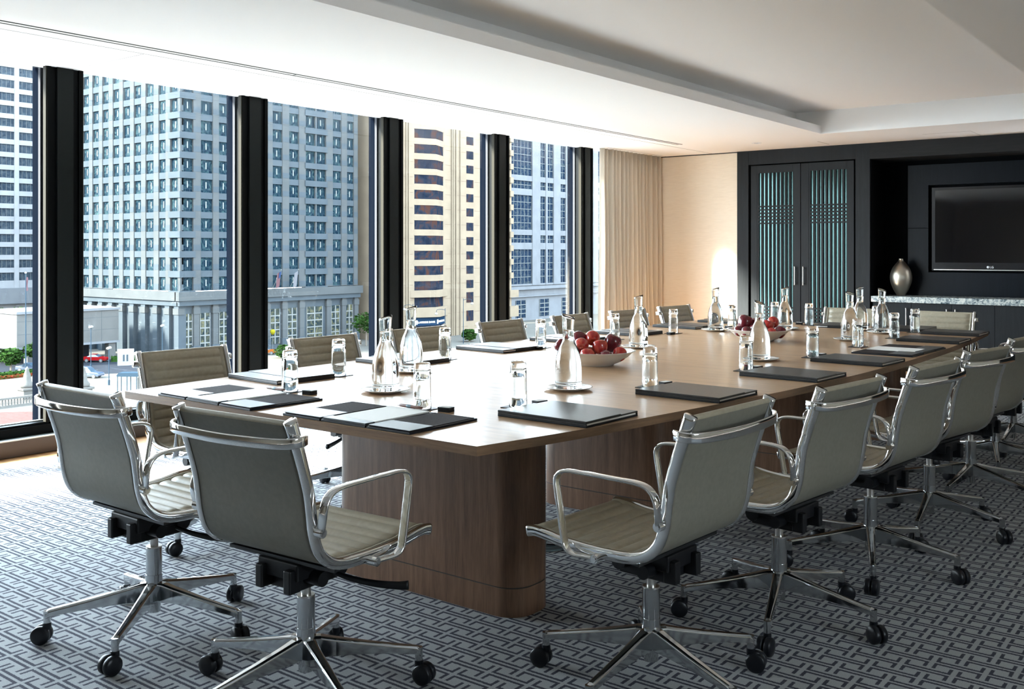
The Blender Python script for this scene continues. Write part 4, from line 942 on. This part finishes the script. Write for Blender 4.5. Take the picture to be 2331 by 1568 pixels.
b.prism([(bm0 - hwid - 1.4, 0.02), (bm0, -tip - 1.1), (bm0 + hwid + 1.4, 0.02)], -9.6, -7.95, 0, S @ fR)
b.prism([(bm0 - hwid - 1.4, 0.02), (bm0, -tip - 1.1), (bm0 + hwid + 1.4, 0.02)], -14.3, -12.0, 0, S @ fR)
b.build('bay_band', [M['tan']], tn)
wl = []
for sg in (-1, 1):
    fm, ln = bay_face(sg)
    for r in rows3: wl.append((fm @ Matrix.Translation((ln / 2, 0.12, r)), round(ln - 0.1, 1), 2.15, 'strip', True))
    wl.append((fm @ Matrix.Translation((ln / 2, 0.12, -12.0)), round(ln - 0.1, 1), 2.4, 'strip', True)); wl.append((fm @ Matrix.Translation((ln / 2, 0.12, -19.4)), round(ln - 0.1, 1), 5.0, 'strip', True))
for r in rows3: wl.append((fR @ Matrix.Translation((29.8, -0.05, r)), 2.7, 2.0, 'strip', True))
for r in (-11.6, -16.2): wl.append((fR @ Matrix.Translation((29.8, -0.05, r)), 2.7, 2.6, 'strip', True))
windows(tn, wl, [M['win_tan'], M['bar_pale'], M['signblue']], 99)
for sg in (-1, 1):
    fm, ln = bay_face(sg)
    b = MB(); b.box(-0.1, ln + 0.1, -0.15, 0.1, -16.3, -14.3, 0, S @ fm); o = b.build('fascia_sign', M['signblue'], tn)
    b = MB(); b.box(0.25, 0.95, -0.22, -0.15, -15.95, -15.0, 0, S @ fm); b.box(0.42, 0.62, -0.24, -0.22, -15.8, -15.15, 1, S @ fm); b.box(0.62, 0.85, -0.24, -0.22, -15.8, -15.6, 1, S @ fm); b.build('sign_emblem', [M['white_ink'], M['signblue']], o)
    text_mesh('LAKESIDE BANK', 0.62, S @ fm @ Matrix.Translation((1.1, -0.17, -15.70)) @ RX, 'sign_lettering', M['white_ink'], o, 0.02)
# notched right edge of the tan tower, and its shaded rear wing
b = MB()
for r in rows3: b.box(45.5, 46.8, -0.9, 0, r + 2.1, r + 3.59, 0, S @ fR)
b.box(45.0, 48.6, -1.2, 0, -10.9, -9.0, 0, S @ fR); b.box(45.0, 48.6, -1.2, 0, -16.0, -13.2, 0, S @ fR); b.build('edge_band', [M['tan']], tn)
rw = empty('shaded_tower_wing', (-190, 180, GZ)); tag(rw, 'brown shaded tower wing between granite tower and tan tower', 'building'); S = shift(rw); fR = frame(-180.5, 164, 0, 1)
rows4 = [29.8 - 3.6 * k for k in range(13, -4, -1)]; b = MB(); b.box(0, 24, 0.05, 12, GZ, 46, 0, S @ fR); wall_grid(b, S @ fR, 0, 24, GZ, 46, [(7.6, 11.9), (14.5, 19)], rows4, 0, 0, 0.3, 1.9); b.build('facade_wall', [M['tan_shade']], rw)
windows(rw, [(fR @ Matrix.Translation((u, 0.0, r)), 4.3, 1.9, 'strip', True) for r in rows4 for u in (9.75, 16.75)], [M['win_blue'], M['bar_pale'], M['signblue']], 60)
# white lattice tower
wt = empty('white_lattice_tower', (-186, 250, GZ)); tag(wt, 'white stone tower with tall blue lattice windows in the fifth window', 'building'); S = shift(wt); fR = frame(-176.3, 222, 0, 1)
b = MB(); b.box(0, 70, 0.05, 25, GZ, 50, 0, S @ fR); rowsA = [(7.7, 18.0), (23.9, 34.3), (-8.5, 1.8), (40.0, 50)]; rowsB = [(3.8, 6.1), (19.9, 22.3), (36, 38.3)]
ca = [(3.2, 17.3), (21.4, 24.3), (25.2, 28.5), (32.2, 35.2), (36.2, 39.2), (43, 46), (47, 50), (54, 57), (58, 61)]
zs = sorted(rowsA + rowsB)
edges = [0] + [v for c in ca for v in c] + [70]
for i in range(0, len(edges), 2): b.box(edges[i], edges[i + 1], -0.5, 0.05, -9, 50, 0, S @ fR)
zz = [-9] + [v for c in zs for v in c] + [50]
for i in range(0, len(zz), 2):
    if zz[i + 1] > zz[i]: b.box(0, 70, -0.4, 0.05, zz[i], zz[i + 1], 0, S @ fR)
b.box(0, 70, -1.0, 0.05, -10.2, -9.3, 0, S @ fR); b.box(0, 70, -0.7, 0.05, -12.4, -12.0, 0, S @ fR)
b.build('facade_wall', [M['whitestone']], wt)
wl = [(fR @ Matrix.Translation(((a + c) / 2, 0, z0)), round(c - a, 1), round(z1 - z0, 1), 'grid', True) for a, c in ca for z0, z1 in zs]
wl += [(fR @ Matrix.Translation((u, -0.03, -18.6)), 5.0, 5.2, 'lobby', True) for u in (12, 24, 36, 48)]
windows(wt, wl, [M['win_navy'], M['bar_pale'], M['bar_pale']])
# distant white blocks closing the view behind the curtain and posts
for (x, y, w, d_, h, lb_) in ((-230, 330, 60, 30, 45, 'plain white distant office block beyond the lattice tower'), (-330, 150, 30, 60, 70, 'plain pale distant office block behind the granite tower')):
    b = MB(); b.box(x - w / 2, x + w / 2, y - d_ / 2, y + d_ / 2, GZ, h)
    for k in range(int((h - GZ) / 4)): b.box(x - w / 2 - .2, x + w / 2 + .2, y - d_ / 2 - .2, y + d_ / 2 + .2, GZ + k * 4, GZ + k * 4 + 1.6)
    tag(b.build('distant_block', M['whitestone']), lb_, 'building')

# street trees
def tree(x, y, h, r, label, seed, grp='street trees'):
    t = empty('street_tree', (x, y, GZ)); rnd = random.Random(seed); b = MB(); b.tube((0, 0, 0), (0, 0, h - r), 0.16, 8)
    for k in range(5): a = k * 1.3; b.tube((0, 0, h * 0.45), (r * .6 * math.cos(a), r * .6 * math.sin(a), h - r * .7), 0.07, 5)
    b.build('trunk', M['bark'], t); b = MB()
    for k in range(620):
        v = Vector((rnd.gauss(0, 1), rnd.gauss(0, 1), rnd.gauss(0, 1))).normalized() * (rnd.random() ** 0.35); lump = 1 + 0.18 * math.sin(5 * v.x + seed) * math.cos(4 * v.y)
        p = Vector((v.x * r * lump, v.y * r * lump, h - r * 0.75 + v.z * r * 0.72)); m4 = Matrix.Translation(p) @ Matrix.Rotation(rnd.uniform(0, 6.3), 4, 'Z') @ Matrix.Rotation(rnd.uniform(0, 6.3), 4, 'X'); s_ = rnd.uniform(.16, .34)
        b.add([(-s_, -s_ * .6, 0), (s_, -s_ * .6, 0), (s_, s_ * .6, 0), (-s_, s_ * .6, 0)], [(0, 1, 2, 3)], 0, False, m4)
    b.build('crown', M['leaf'], t, fix=False); tag(t, label, 'tree', grp)
tree(-169.5, 80.9, 4.4, 2.0, 'green street tree with wide crown in the leftmost window', 1); tree(-172.5, 86.6, 4.8, 1.9, 'green street tree beside the first post, half hidden', 2)
tree(-152.0, 125.0, 2.6, 1.7, 'low light green tree below the flags', 3); tree(-157.0, 152.0, 7.5, 3.2, 'tall dark green tree at the granite tower corner', 4); tree(-145.5, 173.5, 3.0, 1.8, 'small bright green tree before the tan tower', 5)
# hedges and flower beds
def fuzz(poly_pts, h, n, m, label, cat, name):
    b = MB(); rnd = random.Random(len(label)); (x0, y0), (x1, y1), wd = poly_pts
    d = Vector((x1 - x0, y1 - y0, 0)); L_ = d.length; a = math.atan2(d.y, d.x); mx = Matrix.Translation((x0, y0, GZ)) @ Matrix.Rotation(a, 4, 'Z'); b.box(0, L_, -wd / 2, wd / 2, 0, h * .85, 0, mx)
    for k in range(n):
        m4 = mx @ Matrix.Translation((rnd.uniform(0, L_), rnd.uniform(-wd / 2 - .1, wd / 2 + .1), rnd.uniform(.2, 1) * h)) @ Matrix.Rotation(rnd.uniform(0, 6.3), 4, 'Z') @ Matrix.Rotation(rnd.uniform(0, 6.3), 4, 'X'); s_ = .14
        b.add([(-s_, -s_, 0), (s_, -s_, 0), (s_, s_, 0), (-s_, s_, 0)], [(0, 1, 2, 3)], 0, False, m4)
    tag(b.build(name, m, None, fix=False), label, cat, kind='stuff')
fuzz(((-172.5, 101.0), (-166, 110), 1.6), 1.1, 500, M['hedge'], 'clipped green hedge at the foot of the granite tower', 'hedge', 'clipped_hedge')
fuzz(((-163.5, 74.0), (-163.8, 84.0), 1.6), 0.45, 500, M['flowers'], 'bed of red and orange flowers below the left tree', 'flower bed', 'flower_bed')
fuzz(((-166.5, 73.0), (-166.5, 84.0), 1.4), 0.7, 400, M['hedge'], 'low green planting behind the red flower bed', 'planting', 'low_planting')
# cars
def car(x, y, rz, body, L_, H_, label, suv=False):
    c = empty('parked_car', (x, y, GZ + 0.02), R(rz)); hl = L_ / 2
    prof = [(-hl, .35), (-hl, .85), (-hl * .92, 1.0), (hl * .35, 1.02), (hl * .9, .86), (hl, .7), (hl, .35)]
    b = MB(); n = len(prof); vs = [(px, s * (0.86 if pz < .9 else .8), pz) for s in (-1, 1) for px, pz in prof]
    b.add(vs, [(i, (i + 1) % n, n + (i + 1) % n, n + i) for i in range(n)] + [tuple(range(n)), tuple(range(2 * n - 1, n - 1, -1))]); b.build('car_body', body, c, 0.05)
    cab_ = [(-hl * (.9 if suv else .62), 1.0), (-hl * (.82 if suv else .35), H_ - .06), (-hl * .1, H_), (hl * .10, H_ - .05), (hl * .42, 1.0)]
    n = len(cab_); b = MB(); vs = [(px, s * (.78 if pz < 1.1 else .62), pz) for s in (-1, 1) for px, pz in cab_]
    b.add(vs, [(i, (i + 1) % n, n + (i + 1) % n, n + i) for i in range(n)] + [tuple(range(n)), tuple(range(2 * n - 1, n - 1, -1))]); b.build('cabin_glass', M['carglass'], c)
    b = MB(); b.box(-hl * (.8 if suv else .36), hl * .08, -.60, .60, H_ - .06, H_ + .02); b.build('roof', body, c, 0.03)
    for sx in (-.62, .62):
        for s in (-1, 1):
            b = MB(); b.tube((hl * sx, s * .70, .33), (hl * sx, s * .90, .33), .33, 18); w = b.build('wheel', M['tyre'], c)
            b = MB(); b.tube((hl * sx, s * .90, .33), (hl * sx, s * .915, .33), .2, 14); b.build('hub_cap', M['wheel'], w)
    tag(c, label, 'car')
car(-174.5, 99.0, 35, M['redpaint'], 4.4, 1.45, 'red car parked under the raised beige box'); car(-153.8, 86.0, 28, M['navycar'], 4.7, 1.75, 'dark blue sport utility car on the pale street', True)
car(-169.8, 84.3, 30, M['navycar'], 4.4, 1.45, 'dark car behind the left street tree'); car(-160.0, 127.0, 40, M['orangecar'], 4.3, 1.45, 'orange taxi below the flags'); car(-151, 150.5, 45, M['wheel'], 4.3, 1.45, 'grey car by the tall dark tree')
# street lamps with twin globes, traffic pole, gooseneck lamps
def lamp(x, y, h, label, grp='twin globe street lamps'):
    c = empty('street_lamp', (x, y, GZ)); b = MB(); b.tube((0, 0, 0), (0, 0, h), .07, 8); b.tube((0, 0, 0), (0, 0, .8), .16, 8); b.tube((-.35, .35, h - .25), (.35, -.35, h - .25), .05, 6); b.build('post', M['bar_blue'], c)
    for s in (-1, 1): b = MB(); b.lathe([(0, -.24), (.2, -.15), (.27, 0), (.2, .16), (0, .24)], 14, mx=Matrix.Translation((s * .38, -s * .38, h - .05))); b.build('globe', M['lampglobe'], c)
    tag(c, label, 'street lamp', grp)
lamp(-165.5, 93.0, 7.4, 'twin globe street lamp before the red car'); lamp(-142.8, 83.2, 5.8, 'twin globe street lamp in front of the street sign slab'); lamp(-160.5, 104.0, 7.2, 'twin globe street lamp above the near chair back')
def gooseneck(x, y, h, s, label):
    c = empty('gooseneck_lamp', (x, y, GZ)); b = MB(); b.tube((0, 0, 0), (0, 0, h), .09, 8, r2=.06); b.sweep(smooth_path([(0, 0, h - .4), (s * .6, s * .6, h - .2), (s * 1.3, s * 1.3, h - .35), (s * 1.4, s * 1.4, h - .9)], 4), rrect(.05, .05, .03, 2), (0, 0, 1)); b.build('post', M['bar_blue'], c)
    b = MB(); b.lathe([(0, .3), (.12, .28), (.36, 0), (.30, -.18), (0, -.25)], 12, mx=Matrix.Translation((s * 1.4, s * 1.4, h - 1.2))); b.build('lamp_head', M['lampglobe'], c); tag(c, label, 'street lamp', 'gooseneck street lamps')
gooseneck(-151.7, 161.3, 9.0, -1, 'gooseneck street lamp left of the bank sign'); gooseneck(-146.0, 165.7, 8.0, -1, 'gooseneck street lamp over the right bank sign'); gooseneck(-143.5, 169.0, 10.2, 1, 'tall gooseneck street lamp right of the bank sign')
fp = empty('flag_pole', (-159.3, 78.4, GZ)); b = MB(); b.tube((0, 0, 0), (0, 0, 17.2), .12, 10, r2=.07); b.build('pole', M['bar_blue'], fp); b = MB(); b.lathe([(0, -.2), (.2, 0), (0, .2)], 10, mx=Matrix.Translation((0, 0, 17.3))); b.build('finial', M['lampglobe'], fp); b = MB(); b.grid(lambda u, v: (0.1 * math.sin(v * 8), u * .35, 16.6 - v * 2.2), 3, 6); b.build('furled_flag', M['flagred'], fp, fix=False); tag(fp, 'tall thin flag pole with furled red flag before the pale tower', 'flag pole')
# slab sign, bus shelter, pedestals, railing, balloon
b = MB(); b.box(-1.4, 1.4, -.25, .25, 0, 3.0); b.box(-.5, -.2, -.27, -.25, .8, 2.0, 1); b.box(.1, .4, -.27, -.25, .8, 2.0, 1); o = b.build('entrance_slab', [M['paleconc'], M['granite_band']]); o.location = (-164.8, 99.3, GZ); o.rotation_euler = (0, 0, R(60)); tag(o, 'grey upright stone slab sign beside the asphalt driveway', 'sign')
sh = empty('bus_shelter', (-133.0, 81.4, GZ), R(38)); b = MB(); b.box(-2.2, 2.2, -.8, .8, 2.35, 2.6); b.prism([(-2.2, 2.6), (2.2, 2.6), (1.9, 2.9), (-1.9, 2.9)], -.8, .8, 0, Matrix.Rotation(R(90), 4, 'X')); b.build('roof', M['bar_blue'], sh)
for x in (-2.1, -.7, .7, 2.1):
    for y in (-.7, .7): b = MB(); b.tube((x, y, 0), (x, y, 2.4), .06, 6); b.build('post', M['bar_blue'], sh)
b = MB(); b.box(-2.1, 2.1, .68, .70, .3, 2.2); b.build('glass_wall', M['pane'], sh); b = MB(); b.box(.8, 2.0, -.6, -.5, .2, 2.2); b.build('poster_case', M['stone_pale'], sh)
tag(sh, 'small dark roofed bus shelter left of the window side chair', 'bus shelter')
def pedestal(x, y, label):
    c = empty('stone_pedestal', (x, y, GZ)); b = MB(); b.box(-.9, .9, -.9, .9, 0, 1.3); b.box(-1.1, 1.1, -1.1, 1.1, 1.3, 1.6); b.build('plinth', M['stone_pale'], c, .05); b = MB(); b.lathe([(0, 1.6), (.8, 1.6), (.9, 2.0), (.55, 2.5), (.45, 3.4), (.25, 4.0), (.3, 4.2), (0, 4.6)], 18); b.build('carved_finial', M['stone_pale'], c); tag(c, label, 'pedestal', 'carved bridge pedestals')
pedestal(-133.0, 73.6, 'carved pale stone pedestal beside the first post'); pedestal(-138.6, 68.4, 'carved pale stone pedestal in the leftmost window')
rl = empty('stone_balustrade', (-133.5, 62, GZ)); b = MB(); b.box(-.25, .25, -8, 5, 1.0, 1.25); b.box(-.25, .25, -8, 5, 0, .2); b.build('coping', M['stone_pale'], rl); b = MB()
for k in range(32): b.lathe([(.08, .2), (.14, .5), (.07, .9), (.08, 1.0)], 8, mx=Matrix.Translation((0, -7.8 + k * .4, 0)))
b.build('balusters', M['stone_pale'], rl)['kind'] = 'stuff'; tag(rl, 'pale stone balustrade along the street at the bottom left', 'balustrade')
bl = empty('yellow_balloon', (-164.0, 132.0, GZ)); b = MB(); b.lathe([(0, -.7), (.3, -.45), (.55, 0), (.45, .4), (0, .6)], 16, mx=Matrix.Translation((0, 0, 4.0))); b.build('balloon', M['yellow'], bl); b = MB(); b.tube((0, 0, 0), (0, 0, 3.4), .03, 5); b.build('string', M['bar_pale'], bl); tag(bl, 'yellow balloon floating beside the second post at street level', 'balloon')
